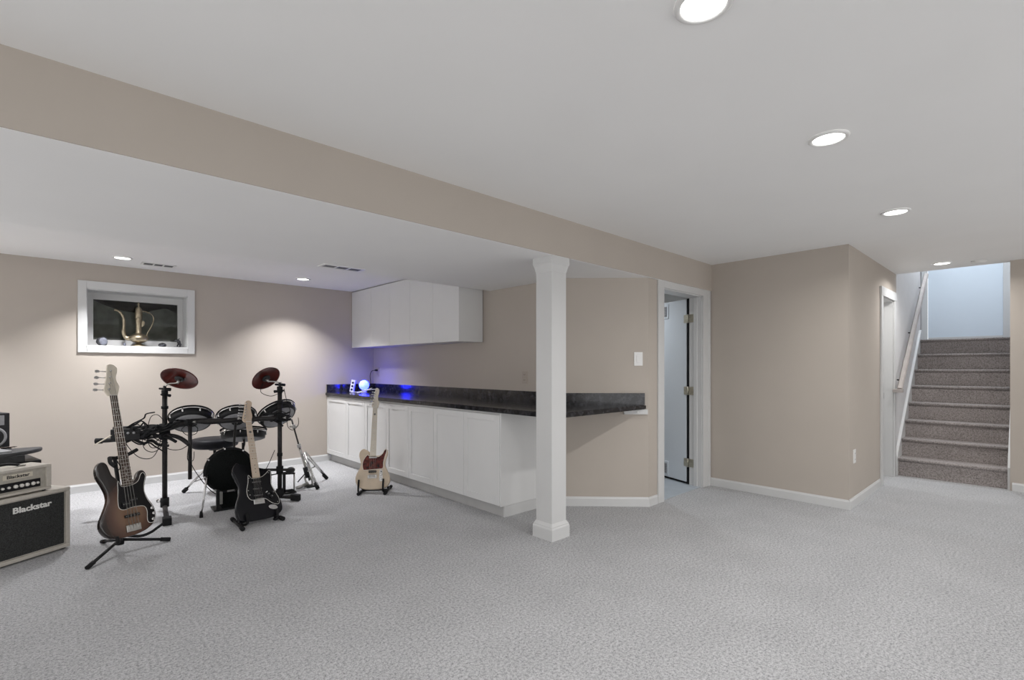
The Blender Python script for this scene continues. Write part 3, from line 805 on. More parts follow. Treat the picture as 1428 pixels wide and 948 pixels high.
def guitar(name, label, M, sc, spec):
    g = thing(name, label, 'guitar', M)
    S = lambda *a: tuple(x * sc for x in a)
    def bx_(n, m, a, b=.0015, par=g, **k):
        return obj(n, one(bbox, *[x * sc for x in a], b * sc, 1), m, par, **k)
    def cy_(n, m, x, y, z0, z1, r, par=g, k=14):
        return obj(n, one(lathe, [(r * sc, z0 * sc), (r * sc, (z1 - .001) * sc), (r * .9 * sc, z1 * sc), (.0005, z1 * sc)], k, Matrix.Translation(S(x, y, 0))), m, par)
    ol = [(p.x, p.y) for p in smooth_path([(a, b, 0) for a, b in spec['body']], 5, True)]
    body = obj('body', one(slab, ol, -.043, 0, .009, sc), spec['body_mat'], g)
    if spec.get('edge'):   # pale binding line of the body edge
        pass
    po = [(p.x, p.y) for p in smooth_path([(a, b, 0) for a, b in spec['guard']], 4, True)]
    c = V(sum(p[0] for p in po) / len(po), sum(p[1] for p in po) / len(po))
    pg = obj('pickguard', one(slab, po, .0005, .0030, .0006, sc, 1), spec['guard_mat'], g)
    big = []
    n = len(po)
    ar = sum(po[i][0] * po[(i + 1) % n][1] - po[(i + 1) % n][0] * po[i][1] for i in range(n))
    for i in range(n):
        d = V(po[(i + 1) % n][0] - po[i - 1][0], po[(i + 1) % n][1] - po[i - 1][1]).normalized()
        w = .0028 if ar > 0 else -.0028
        big.append((po[i][0] + d.y * w, po[i][1] - d.x * w))
    obj('pickguard_edge', one(slab, big, .0002, .0018, .0004, sc, 1), 'pearl', pg)
    # neck, fretboard, headstock
    yn, yh = spec['nut'], spec['heel']; wn, wh = spec['wn'], spec['wh']
    yo = yh - .012
    bm = bmesh.new()
    sec = []
    for y, w, d in ((yo, wh, .020), (yh + .05, wh * .98, .016), (yn - .03, wn * 1.02, .013), (yn, wn, .013)):
        ring = [bm.verts.new(S(w * math.cos(a), y, .012 - d * math.sin(a))) for a in [PI * k / 8 for k in range(9)]]
        sec.append(ring)
    for a, b in zip(sec, sec[1:]):
        for k in range(8):
            f = bm.faces.new((a[k], b[k], b[k + 1], a[k + 1])); f.smooth = True
        bm.faces.new((a[8], b[8], b[0], a[0]))
    bm.faces.new(sec[0]); bm.faces.new(sec[-1][::-1])
    bmesh.ops.recalc_face_normals(bm, faces=bm.faces[:])
    nk = obj('neck', bm, spec['neck_mat'], g)
    fb = [(-wh, yo), (wh, yo), (wn, yn), (-wn, yn)]
    fbo = obj('fretboard', one(slab, fb, .012, .018, .001, sc, 1), spec['fb_mat'], g)
    L = spec['scale']
    bm = bmesh.new()
    for k in range(1, spec['frets'] + 1):
        y = yn - L * (1 - 2 ** (-k / 12)); w = wn + (wh - wn) * (yn - y) / (yn - yo)
        box(bm, -w * sc, w * sc, (y - .0013) * sc, (y + .0013) * sc, .0178 * sc, .0195 * sc)
    obj('fret_wire', bm, spec['fret_mat'], fbo, kind='stuff')
    bm = bmesh.new()
    for k in (3, 5, 7, 9, 12, 15, 17, 19):
        y = yn - L * (1 - (2 ** (-k / 12) + 2 ** (-(k - 1) / 12)) / 2)
        for dx in ((-.010, .010) if k == 12 else (0,)):
            lathe(bm, [(.0034 * sc, .0175 * sc), (.0034 * sc, .0184 * sc)], 8, Matrix.Translation(S(dx, y, 0)))
    obj('inlay_dot', bm, spec['dot_mat'], fbo, kind='stuff')
    bx_('nut', 'pearl', (-wn, wn, yn - .002, yn + .003, .010, .021))
    ho = [(p.x, p.y) for p in smooth_path([(a, b, 0) for a, b in spec['head']], 4, True)]
    hs = obj('headstock', one(slab, ho, -.004, .010, .002, sc, 2), spec['neck_mat'], g)
    # tuners
    pegs = []
    for (x, y) in spec['pegs']:
        bm = bmesh.new()
        lathe(bm, [(.0055 * sc, .008 * sc), (.0045 * sc, .013 * sc), (.0045 * sc, .022 * sc), (.001, .022 * sc)], 10, Matrix.Translation(S(x, y, 0)))
        tube(bm, [S(x, y, -.008), S(x - spec['reach'], y + .003, -.008)], .003 * sc, 8)
        ks = spec['key']
        key = [(x - spec['reach'] - ks * .9 + ks * .9 * math.cos(q), y + .003 + ks * .62 * math.sin(q)) for q in [2 * PI * i / 12 for i in range(12)]]
        slab(bm, key, -.0105, -.0055, .001, sc, 1)
        obj('tuning_peg', bm, 'chrome', g); pegs.append((x, y))
    # bridge, strings, pickups, knobs
    yb = spec['bridge']
    br = bx_('bridge', spec['bridge_mat'], (-spec['bw'], spec['bw'], yb - spec['bd'], yb + .012, .001, spec.get('bz', .006)))
    ns = len(pegs)
    for k in range(ns):
        f = (k / (ns - 1) - .5) * 2
        bx_('saddle', 'steel', (f * spec['sw'] - .0048, f * spec['sw'] + .0048, yb - .012, yb + .008, .005, .015), .001, br)
        px, py = pegs[k]
        pts = [S(f * spec['sw'], yb, .0155), S(f * wn * .78, yn, .0215), S(px, py, .015)]
        obj('string', one(tube, pts, spec['sr'] * sc, 5), 'fret', g)
    for q in spec['pickups']:
        p = bx_(q[0], q[1], q[2], .002)
        if len(q) > 3:
            for k in range(ns):
                f = (k / (ns - 1) - .5) * 2
                a = q[2]; cxm = (a[0] + a[1]) / 2; ww = (a[1] - a[0]) / 2 * .8
                cy_('pole', 'steel', cxm + f * ww, (a[2] + a[3]) / 2, a[5] - .001, a[5] + .001, .0028, p, 8)
    for (x, y, r, m) in spec['knobs']:
        cy_('knob', m, x, y, .002, .018, r)
    for (x, y) in spec.get('buttons', ()):
        cy_('strap_button', 'chrome', x, y, -.028, -.012, .007)
    return g

# ---- bass
bass_spec = dict(
    body=[(-.112, .521), (-.135, .512), (-.151, .478), (-.151, .428), (-.131, .374), (-.115, .315), (-.118, .265), (-.146, .205), (-.171, .155), (-.174, .110), (-.155, .069), (-.118, .040), (-.062, .029), (.010, .029), (.075, .042), (.122, .068), (.150, .112), (.147, .175), (.119, .237), (.106, .293), (.114, .344), (.130, .388), (.122, .422), (.104, .433), (.083, .422), (.066, .387), (.036, .362), (-.022, .356), (-.045, .398), (-.070, .428), (-.080, .466), (-.092, .506)],
    body_mat='sunburst', guard_mat='guard_black',
    guard=[(-.045, .385), (-.052, .33), (-.062, .26), (-.060, .215), (-.035, .200), (.00, .205), (.045, .205), (.085, .195), (.098, .16), (.092, .11), (.098, .085), (.125, .082), (.140, .118), (.138, .17), (.108, .235), (.096, .295), (.104, .345), (.118, .388), (.110, .412), (.094, .405), (.075, .368), (.040, .348), (-.028, .345)],
    nut=.95, heel=.365, wn=.021, wh=.031, scale=.864, frets=20, neck_mat='maple_pale', fb_mat='rosewood', fret_mat='fret', dot_mat='pearl',
    head=[(-.021, .948), (.021, .948), (.040, .985), (.046, 1.012), (.036, 1.045), (.034, 1.075), (.047, 1.11), (.050, 1.14), (.032, 1.160), (.010, 1.166), (-.006, 1.152), (-.016, 1.10), (-.030, 1.04), (-.046, .985), (-.034, .962)],
    pegs=[(-.022, .992), (-.013, 1.032), (-.004, 1.075), (.006, 1.118)], reach=.052, key=.016,
    bridge=.085, bw=.042, bd=.030, bridge_mat='steel', bz=.012, sw=.028, sr=.0015,
    pickups=[('pickup', 'black', (-.044, .002, .218, .246, .002, .013), 1), ('pickup', 'black', (.000, .046, .236, .264, .002, .013), 1), ('pickup', 'black', (-.042, .048, .145, .163, .001, .010), 1)],
    knobs=[(.121, .172, .010, 'chrome'), (.127, .136, .010, 'chrome'), (.118, .100, .010, 'chrome')],
    buttons=[(-.12, .516), (.10, .428)])
BM = guitar_matrix((.433, 4.27, .12), rad(-64.5), rad(16.4), rad(1.3))
guitar('bass_guitar', 'sunburst electric bass with black pickguard on a black tripod stand', BM, 1.08, bass_spec)
# tripod stand
ts = thing('guitar_stand', 'black tripod stand holding the sunburst bass, with neck yoke', 'guitar stand', (.37, 4.47, 0))
def lw(M, x, y, z, sc=1.0): return M @ V(x * sc, y * sc, z * sc)
hub = V(.368, 4.47, .085)
up1 = lw(BM, 0, .55, -.075, 1.08)
obj('upright', one(tube, [hub + V(0, 0, -.02), lw(BM, 0, .09, -.085, 1.08), up1], .0125, 12), 'black', ts, True)
obj('hub', one(tube, [hub - V(0, 0, .035), hub + V(0, 0, .05)], .024, 14), 'rubber', ts, True)
for fx, fy in ((.185, 4.22), (.655, 4.485), (.29, 4.76)):
    e = V(fx, fy, .014); l = obj('leg', one(tube, [hub, e], .0105, 10), 'black', ts, True)
    d = (e - hub).normalized()
    obj('rubber_foot', one(tube, [e - d * .05, e + d * .012], .0145, 10), 'rubber', l, True)
bs = 1.08
cr = [hub + V(0, 0, .02), lw(BM, 0, .0, -.06, bs)]
for s in (-1, 1):
    c1 = lw(BM, s * .06, .012, -.05, bs); c2 = lw(BM, s * .105, .006 + (.012 if s > 0 else .0), -.01, bs); c3 = lw(BM, s * .115, .012 + (.02 if s > 0 else .0), .032, bs); c4 = lw(BM, s * .118, .048 + (.012 if s > 0 else .0), .038, bs)
    obj('cradle_arm', one(tube, smooth_path([hub + V(0, 0, .03), c1, c2, c3] + ([c4] if s < 0 else [lw(BM, .16, .05, .03, bs)]), 4), .0095, 10), 'rubber', ts, True)
for s in (-1, 1):
    if s > 0: pts = [lw(BM, 0, .545, -.07, bs), lw(BM, .045, .548, -.06, bs), lw(BM, .062, .556, -.02, bs), lw(BM, .078, .568, .03, bs)]
    else: pts = [lw(BM, 0, .545, -.07, bs), lw(BM, -.035, .548, -.06, bs), lw(BM, -.052, .540, -.035, bs), lw(BM, -.064, .510, -.01, bs), lw(BM, -.058, .480, .018, bs)]
    obj('yoke_arm', one(tube, smooth_path(pts, 5), .0125, 10), 'rubber', ts, True)
obj('retaining_strap', one(tube, smooth_path([lw(BM, -.055, .535, -.02, bs), lw(BM, -.040, .515, .01, bs), lw(BM, -.052, .475, .02, bs), lw(BM, -.042, .455, .02, bs), lw(BM, -.030, .475, .02, bs), lw(BM, -.038, .515, .01, bs)], 4), .0032, 7), 'rubber', ts, True)
obj('lock_knob', one(tube, [lw(BM, .0, .25, -.085, bs), lw(BM, .05, .25, -.085, bs)], [.010, .014], 10), 'rubber', ts, True)

# ---- black electric guitar
strat_spec = dict(
    body=[(-.118, .461), (-.146, .436), (-.157, .390), (-.141, .335), (-.123, .275), (-.129, .219), (-.152, .153), (-.165, .095), (-.157, .040), (-.138, .014), (-.079, .006), (.004, .006), (.085, .010), (.144, .030), (.173, .068), (.166, .141), (.133, .220), (.117, .270), (.126, .335), (.127, .376), (.113, .394), (.082, .368), (.042, .344), (-.021, .337), (-.052, .372), (-.081, .393), (-.099, .437)],
    body_mat='gloss_black', guard_mat='guard_black',
    guard=[(-.050, .355), (-.058, .30), (-.075, .235), (-.070, .185), (-.045, .160), (.00, .165), (.05, .16), (.10, .118), (.145, .105), (.152, .145), (.125, .215), (.108, .270), (.115, .335), (.116, .372), (.104, .376), (.078, .352), (.040, .330), (-.028, .325)],
    nut=.795, heel=.340, wn=.021, wh=.028, scale=.648, frets=21, neck_mat='maple', fb_mat='maple', fret_mat='fret', dot_mat='black',
    head=[(-.021, .793), (.021, .793), (.030, .82), (.038, .85), (.034, .885), (.034, .92), (.046, .945), (.048, .968), (.032, .984), (.012, .984), (-.002, .965), (-.018, .90), (-.040, .825), (-.034, .803)],
    pegs=[(-.026, .828), (-.021, .853), (-.016, .878), (-.011, .903), (-.005, .928), (.001, .953)], reach=.032, key=.009,
    bridge=.147, bw=.040, bd=.026, bridge_mat='chrome', bz=.012, sw=.026, sr=.0006,
    pickups=[('pickup', 'black', (-.036, .036, .285, .302, .002, .011), 1), ('pickup', 'black', (-.036, .036, .232, .249, .002, .011), 1), ('pickup', 'black', (-.036, .036, .180, .197, .002, .011), 1)],
    knobs=[(.075, .190, .0105, 'black'), (.098, .168, .0105, 'black'), (.112, .200, .0105, 'black')],
    buttons=[(-.118, .452), (.112, .388)])
SM = guitar_matrix((1.291, 4.437, .036), rad(-81.9), rad(26.6), rad(3.9)); SSC = 1.10
sg = guitar('electric_guitar', 'black double cutaway electric guitar with pale maple neck on a floor stand', SM, SSC, strat_spec)
# jack plate and knob marks
obj('jack_plate', one(slab, [(.100 + .036 * math.cos(a) * .9 + .010 * math.sin(a), .085 + .016 * math.sin(a) - .012 * math.cos(a)) for a in [2 * PI * i / 20 for i in range(20)]], .0005, .004, .001, SSC, 1), 'chrome', sg)
bm = bmesh.new()
for x, y in ((.075, .190), (.098, .168), (.112, .200), (-.058, .20), (-.066, .235), (-.05, .33), (.10, .36), (.14, .12)):
    lathe(bm, [(.0035 * SSC, .0028 * SSC), (.0035 * SSC, .0195 * SSC if x > .07 and y < .21 and x < .115 else .004 * SSC)], 8, Matrix.Translation((x * SSC, y * SSC, 0)))
obj('screw', bm, 'chrome', sg, kind='stuff')
obj('switch_tip', one(tube, [(.060 * SSC, .205 * SSC, .003), (.066 * SSC, .208 * SSC, .02 * SSC)], .004, 8), 'plate', sg)

# ---- blonde electric guitar
tele_spec = dict(
    body=[(-.089, .401), (-.122, .382), (-.132, .342), (-.119, .293), (-.112, .251), (-.130, .203), (-.150, .156), (-.152, .108), (-.130, .060), (-.092, .036), (-.042, .027), (.025, .025), (.093, .031), (.138, .052), (.159, .096), (.155, .144), (.133, .193), (.112, .240), (.113, .284), (.127, .333), (.130, .375), (.113, .397), (.097, .385), (.081, .355), (.052, .337), (-.028, .335), (-.040, .372)],
    body_mat='blonde', guard_mat='tortoise',
    guard=[(-.050, .340), (-.070, .320), (-.088, .285), (-.092, .245), (-.084, .212), (-.070, .205), (.00, .208), (.080, .212), (.094, .225), (.095, .27), (.105, .32), (.118, .365), (.116, .388), (.103, .380), (.088, .350), (.060, .325), (.030, .318), (-.030, .325)],
    nut=.795, heel=.340, wn=.021, wh=.028, scale=.648, frets=21, neck_mat='maple_pale', fb_mat='maple_pale', fret_mat='fret', dot_mat='maple',
    head=[(-.021, .793), (.021, .793), (.031, .82), (.033, .845), (.022, .87), (.020, .91), (.028, .945), (.027, .975), (.012, .990), (-.005, .985), (-.010, .96), (-.018, .90), (-.034, .825), (-.031, .805)],
    pegs=[(-.024, .828), (-.019, .853), (-.015, .878), (-.011, .903), (-.007, .928), (-.001, .953)], reach=.028, key=.008,
    bridge=.147, bw=.042, bd=.022, bridge_mat='chrome', bz=.004, sw=.026, sr=.0006,
    pickups=[('pickup', 'chrome', (-.036, .036, .308, .323, .002, .012)), ('pickup', 'black', (-.034, .036, .176, .196, .004, .011), 1)],
    knobs=[(.078, .155, .0095, 'chrome'), (.082, .118, .0095, 'chrome')],
    buttons=[(-.095, .396), (.125, .38)])
TM = guitar_matrix((2.437, 4.732, .012), rad(-130), rad(19.8), rad(-1.6)); TSC = 1.14
tg = guitar('electric_guitar', 'blonde single cutaway electric guitar with tortoiseshell pickguard by the white cabinets', TM, TSC, tele_spec)
obj('control_plate', one(slab, smooth_path([(.068, .195, 0), (.086, .198, 0), (.094, .15, 0), (.096, .105, 0), (.080, .098, 0), (.067, .11, 0), (.064, .15, 0)], 4, True), .0005, .003, .0006, TSC, 1) if False else one(slab, [(p.x, p.y) for p in smooth_path([(.066, .197, 0), (.088, .198, 0), (.094, .15, 0), (.096, .105, 0), (.080, .096, 0), (.066, .105, 0), (.063, .15, 0)], 4, True)], .0005, .003, .0006, TSC, 1), 'chrome', tg)
obj('position_marker', one(lathe, [(.010, .0182 * TSC), (.010, .0195 * TSC), (.001, .0195 * TSC)], 10, Matrix.Translation((0, .725 * TSC, 0))), 'black', tg)
obj('switch_tip', one(tube, [(.080 * TSC, .182 * TSC, .003), (.080 * TSC, .186 * TSC, .02)], .0045, 8), 'black', tg)
obj('position_marker', one(lathe, [(.010, .0182 * SSC), (.010, .0195 * SSC), (.001, .0195 * SSC)], 10, Matrix.Translation((0, .705 * SSC, 0))), 'black', sg)

def a_stand(label, M, sc, LF, LB, RF, RB, xl, xr, yb, hook):
    c = [(LF[i] + LB[i] + RF[i] + RB[i]) / 4 for i in (0, 1)]
    s = thing('guitar_stand', label, 'guitar stand', (c[0], c[1], 0))
    mids = []
    for A, B, x in ((LF, LB, xl), (RF, RB, xr)):
        a, b = V(*A, .018), V(*B, .018); d = (b - a).normalized()
        rl = obj('floor_rail', one(tube, [a, b], .0125, 12), 'black', s, True)
        obj('rubber_foot', one(tube, [a - d * .008, a + d * .05], .0175, 12), 'rubber', rl, True)
        obj('rubber_foot', one(tube, [b - d * .05, b + d * .008], .0175, 12), 'rubber', rl, True)
        m = a.lerp(b, .55); mids.append(m)
        bk = lw(M, x * .8, yb + .17, -.058, sc)
        obj('back_arm', one(tube, [m, bk], .010, 10), 'black', s, True)
        obj('back_pad', one(tube, [lw(M, x * .8, yb + .12, -.060, sc), lw(M, x * .8, yb + .19, -.060, sc)], .013, 10), 'rubber', s, True)
        h0 = lw(M, x, yb - .016, -.05, sc); h1 = lw(M, x, yb - .014, .018, sc); h2 = lw(M, x * 1.0, yb + hook, .020, sc)
        obj('cradle_hook', one(tube, smooth_path([m, h0, h1, h2], 4), .0095, 10), 'rubber', s, True)
    obj('cross_bar', one(tube, mids, .009, 10), 'black', s, True)
a_stand('black folding floor stand under the black electric guitar', SM, SSC, (1.128, 4.350), (1.137, 4.69), (1.455, 4.412), (1.43, 4.66), -.105, .115, .010, .05)
a_stand('black folding floor stand under the blonde electric guitar', TM, TSC, (2.300, 4.745), (2.47, 4.93), (2.512, 4.588), (2.70, 4.80), -.115, .105, .030, .085)

# ================================================================= AMPLIFIER
def text_mesh(name, txt, size, M, m, parent, offs=.012, sx=1.0, ext=.002):
    cu = bpy.data.curves.new(name, 'FONT'); cu.body = txt; cu.size = size; cu.extrude = ext; cu.offset = offs * size; cu.align_x = 'CENTER'; cu.align_y = 'CENTER'
    cu.resolution_u = 4
    o = bpy.data.objects.new(name, cu); COL.objects.link(o)
    dg = bpy.context.evaluated_depsgraph_get(); dg.update()
    me = bpy.data.meshes.new_from_object(o.evaluated_get(dg))
    bpy.data.objects.remove(o)
    me.transform(M @ Matrix.Diagonal((sx, 1, 1, 1)))
    me.materials.clear(); me.materials.append(MATS[m])
    no = bpy.data.objects.new(name, me); COL.objects.link(no); no.parent = parent
    return no
AA = math.atan2(.215, .348)       # direction of the front along the floor
AM = Matrix.Translation((.112, 4.812, 0)) @ Matrix.Rotation(AA, 4, 'Z')   # local x: along the front (0 = right end), y: back
amp = thing('speaker_cabinet', 'cream guitar speaker cabinet with black grille and white lettering', 'amplifier', AM)
W, H, Dp, e = .62, .445, .30, .026
obj('shell', one(bbox, -W, 0, .022, Dp, .012, H, .008), 'tolex', amp)
for q in ((-W, 0, 0, .03, .012, .012 + e), (-W, 0, 0, .03, H - e, H), (-W, -W + e, 0, .03, .012 + e, H - e), (-e, 0, 0, .03, .012 + e, H - e)):
    obj('front_edge', one(bbox, *q, .005), 'tolex', amp)
obj('grille', one(box, -W + e, -e, .014, .024, .012 + e, H - e), 'grille', amp)
obj('piping', one(tube, [(-W + e + .004, .012, H - e - .004), (-e - .004, .012, H - e - .004), (-e - .004, .012, e + .016), (-W + e + .004, .012, e + .016)], .003, 6, False, True), 'tolex', amp)
TMx = Matrix.Rotation(PI / 2, 4, 'X')
text_mesh('lettering', 'Blackstar', .054, Matrix.Translation((-.222, .0125, .352)) @ TMx, 'white_print', amp, .03, 1.12)
for x in (-.03, -W + .03):
    for y in (.04, Dp - .04):
        obj('rubber_foot', one(lathe, [(.016, 0), (.018, .013)], 12, Matrix.Translation((x, y, 0))), 'rubber', amp)
HM = AM @ Matrix.Translation((-.105, .02, H))
hd = thing('amplifier_head', 'cream tube amplifier head with knobs standing on the speaker cabinet', 'amplifier', HM)
W2, H2, D2, e2 = .48, .185, .20, .018
obj('shell', one(bbox, -W2, 0, .016, D2, .010, H2, .007), 'tolex', hd)
for q in ((-W2, 0, 0, .022, .010, .010 + e2), (-W2, 0, 0, .022, H2 - e2, H2), (-W2, -W2 + e2, 0, .022, .010 + e2, H2 - e2), (-e2 - .012, 0, 0, .022, .010 + e2, H2 - e2)):
    obj('front_edge', one(bbox, *q, .004), 'tolex', hd)
obj('front_panel', one(box, -W2 + e2, -e2 - .012, .012, .018, .010 + e2, H2 - e2), 'panel', hd)
obj('name_plate', one(bbox, -.27, -.105, .009, .013, .118, .150, .001), 'cream', hd)
text_mesh('lettering', 'Blackstar', .030, Matrix.Translation((-.187, .0085, .134)) @ TMx, 'dark_grey', hd, .02, 1.15, .001)
cp = obj('control_panel', one(bbox, -.34, -.062, .006, .013, .040, .096, .001), 'black', hd)
for k, x in enumerate((-.315, -.275, -.242, -.205, -.172, -.142, -.108, -.082)):
    r = .012 if k not in (1, 2, 7) else .008
    obj('knob', one(lathe, [(r, 0), (r, .010), (r * .8, .014), (.001, .014)], 14, Matrix.Translation((x, .006, .068)) @ Matrix.Rotation(PI / 2, 4, 'X')), 'pearl', cp)
obj('handle', one(tube, smooth_path([(-.36, .09, H2 + .002), (-.34, .09, H2 + .014), (-.28, .09, H2 + .026), (-.21, .09, H2 + .026), (-.15, .09, H2 + .014), (-.13, .09, H2 + .002)], 4), .0085, 8), 'black', hd)
for x in (-.365, -.125):
    obj('handle_cap', one(bbox, x - .02, x + .02, .075, .105, H2, H2 + .010, .003), 'steel', hd)
for x in (-.03, -W2 + .03):
    for y in (.03, D2 - .03):
        obj('rubber_foot', one(lathe, [(.010, 0), (.011, .011)], 10, Matrix.Translation((x, y, 0))), 'rubber', hd)

# low black unit behind the amplifier with mixer and monitor
UM = Matrix.Translation((-.045, 5.78, 0)) @ Matrix.Rotation(rad(12), 4, 'Z')
un = thing('equipment_table', 'low black equipment table behind the amplifier, mostly hidden', 'table', UM)
obj('table_top', one(bbox, -1.1, -.06, -.28, .48, .535, .565, .004), 'black', un)
for x in (-1.06, -.08):
    obj('side_panel', one(box, x - .012, x + .012, -.26, .46, 0, .535), 'black', un)
obj('back_panel', one(box, -1.05, -.09, .42, .435, .1, .535), 'black', un)
MMx = UM @ Matrix.Translation((-.085, -.18, .565)) @ Matrix.Rotation(rad(8), 4, 'Z')
mx = thing('mixer', 'dark grey mixing desk with raised curved side cheek on the black table', 'mixer', MMx)
chk = [(p.x, p.y) for p in smooth_path([(-.10, 0, 0), (.05, .0, 0), (.20, .012, 0), (.33, .045, 0), (.335, .062, 0), (.30, .072, 0), (.15, .085, 0), (.02, .075, 0), (-.09, .035, 0)], 4, True)]
def cheek(x0):
    bm = bmesh.new(); slab(bm, chk, 0, .02, .004)
    bm.transform(Matrix.Translation((x0, 0, .01)) @ Matrix(((0, 0, 1, 0), (1, 0, 0, 0), (0, 1, 0, 0), (0, 0, 0, 1))))
    return bm
bm = bmesh.new()
pr = [(-.05, -.07), (.08, .015), (.04, .10), (-.14, .07), (-.5, .03), (-.5, -.08)]
bmx = bmesh.new(); bbox(bmx, -.62, -.10, -.14, .20, .006, .060, .006)
obj('console_body', bmx, 'dark_grey', mx)
bm = bmesh.new(); ol = [(p.x, p.y) for p in smooth_path([(-.30, -.13, 0), (-.12, -.12, 0), (.00, -.06, 0), (.06, .02, 0), (.055, .06, 0), (-.02, .10, 0), (-.14, .15, 0), (-.30, .16, 0)], 4, True)]
slab(bm, ol, .055, .088, .012)
obj('curved_cheek', bm, 'charcoal', mx)
obj('control_surface', one(bbox, -.60, -.16, -.10, .17, .087, .097, .003), 'silver_grey', mx)
for i in range(6):
    for j in range(2):
        obj('knob', one(lathe, [(.010, 0), (.009, .014), (.001, .014)], 10, Matrix.Translation((-.20 - i * .06, .02 + j * .07, .097))), 'dark_grey' if j else 'pearl', mx)
for x in (-.58, -.12):
    for y in (-.12, .18):
        obj('rubber_foot', one(lathe, [(.010, 0), (.010, .008)], 8, Matrix.Translation((x, y, 0))), 'rubber', mx)
PMx = UM @ Matrix.Translation((-.155, .225, .565)) @ Matrix.Rotation(rad(8), 4, 'Z')
sp = thing('studio_monitor', 'black studio monitor speaker with grey cone ring standing behind the mixer', 'speaker', PMx)
SH = .295
obj('isolation_pad', one(bbox, -.22, .01, -.01, .20, 0, .062, .006), 'black', sp)
obj('cabinet', one(bbox, -.21, 0, 0, .18, .062, .062 + SH, .006), 'dark_grey', sp)
fcx = -.105
obj('cone_ring', one(lathe, [(.086, 0), (.086, .008), (.074, .010), (.066, .002)], 32, Matrix.Translation((fcx, .001, .160)) @ Matrix.Rotation(PI / 2, 4, 'X'), False), 'silver_grey', sp)
cn = obj('cone', one(lathe, [(.068, .003), (.030, -.002), (.028, .004), (.001, .010)], 28, Matrix.Translation((fcx, -.001, .160)) @ Matrix.Rotation(PI / 2, 4, 'X'), False), 'dark_grey', sp)
tw = obj('tweeter_plate', one(bbox, fcx - .07, fcx + .07, -.006, .002, .258, .340, .003), 'silver_grey', sp)
obj('tweeter', one(lathe, [(.024, 0), (.018, .008), (.001, .012)], 18, Matrix.Translation((fcx, -.006, .298)) @ Matrix.Rotation(PI / 2, 4, 'X')), 'pearl', tw)
pen = thing('pen', 'thin dark red pen lying across the mixer edge', 'pen', MMx @ Matrix.Translation((-.13, .12, .092)))
obj('barrel', one(tube, [(-.08, .02, .008), (.05, .0, .008)], .0045, 8), 'rosewood', pen)
obj('tip', one(tube, [(.05, .0, .008), (.068, -.003, .008)], [.0045, .001], 8), 'black', pen)

# ================================================================= DRUM KIT
CAMP = V(0, 0, 1.31); CF = V(math.cos(YAW), math.sin(YAW), 0); CR = V(math.sin(YAW), -math.cos(YAW), 0); CU = V(0, 0, 1)
PL, PR = V(.768, 5.445, 0), V(1.648, 5.085, 0)
kit = thing('electronic_drum_kit', 'electronic drum kit on a black tubular rack with pads and brown cymbals', 'drum kit', (1.2, 5.27, 0))
def kp(name, bm, m, par=kit, **k): return obj(name, bm, m, par, True, **k)
RT = .0205
# posts
pl = kp('post', one(tube, [PL + V(0, 0, .05), PL + V(0, 0, 1.05)], RT, 14), 'dark_tube')
kp('post_sleeve', one(tube, [PL + V(0, 0, .93), PL + V(0, 0, .955)], RT + .007, 14), 'rubber', pl)
pr_ = kp('post', one(tube, [PR + V(0, 0, .05), PR + V(0, 0, 1.07)], RT, 14), 'dark_tube')
kp('post_sleeve', one(tube, [PR + V(0, 0, .44), PR + V(0, 0, .47)], RT + .004, 14), 'rubber', pr_)
kp('post_sleeve', one(tube, [PR + V(0, 0, .95), PR + V(0, 0, .98)], RT + .007, 14), 'rubber', pr_)
# feet
for P, tip, back in ((PL, V(.714, 4.95, .03), V(.785, 5.60, .03)), (PR, V(1.775, 4.985, .03), V(1.56, 5.30, .03))):
    a = V(P.x, P.y, .055)
    f = kp('floor_foot', one(tube, [back, V(P.x, P.y, .045), tip], .019, 12), 'dark_tube')
    d = (tip - a).normalized(); s = d.cross(CU).normalized()
    bm = bmesh.new(); bbox(bm, -.032, .032, -.055, .03, -.03, .032, .01)
    bm.transform(Matrix.Translation(tip) @ Matrix((s, d, CU)).transposed().to_4x4())
    kp('rubber_foot', bm, 'rubber', f)
    kp('foot_clamp', one(tube, [V(P.x, P.y, .04), V(P.x, P.y, .12)], .034, 12), 'rubber', f)
    kp('wing_nut', one(tube, [V(P.x, P.y, .09) - CR * .03, V(P.x, P.y, .09) - CR * .065], [.010, .018], 10), 'chrome', f)
# cross bar carrying the toms, wing bar at the left
A = PL + V(.01, -.01, .70); Bq = V(.936, 5.289, .812); Cq = V(1.25, 5.16, .812); E = PR + V(0, 0, .815)
kp('cross_bar', one(tube, smooth_path([PL + V(0, 0, .745), PL + V(.06, -.05, .765), Bq, Cq, E, PR + V(.10, .05, .81)], 6), .024, 12), 'dark_tube')
kp('wing_bar', one(tube, smooth_path([V(.33, 5.70, .655), V(.55, 5.60, .665), PL + V(0, -.03, .69), V(.86, 5.34, .67), V(.936, 5.289, .60)], 6), .019, 12), 'dark_tube')
kp('wing_bar', one(tube, smooth_path([V(.42, 5.66, .76), V(.58, 5.57, .765), PL + V(0, -.03, .77)], 5), .017, 12), 'dark_tube')
kp('bar_end_cap', one(tube, [V(.30, 5.715, .655), V(.345, 5.693, .655)], .024, 12), 'rubber')
kp('drop_rod', one(tube, [V(.936, 5.289, .83), V(.936, 5.289, .29)], [.016, .016], 12), 'dark_tube')
kp('low_bar', one(tube, [PR + V(-.105, .10, .305), PR + V(.105, -.10, .305)], .013, 10), 'dark_tube')
kp('low_clamp', one(tube, [PR + V(0, 0, .27), PR + V(0, 0, .34)], .032, 12), 'rubber')
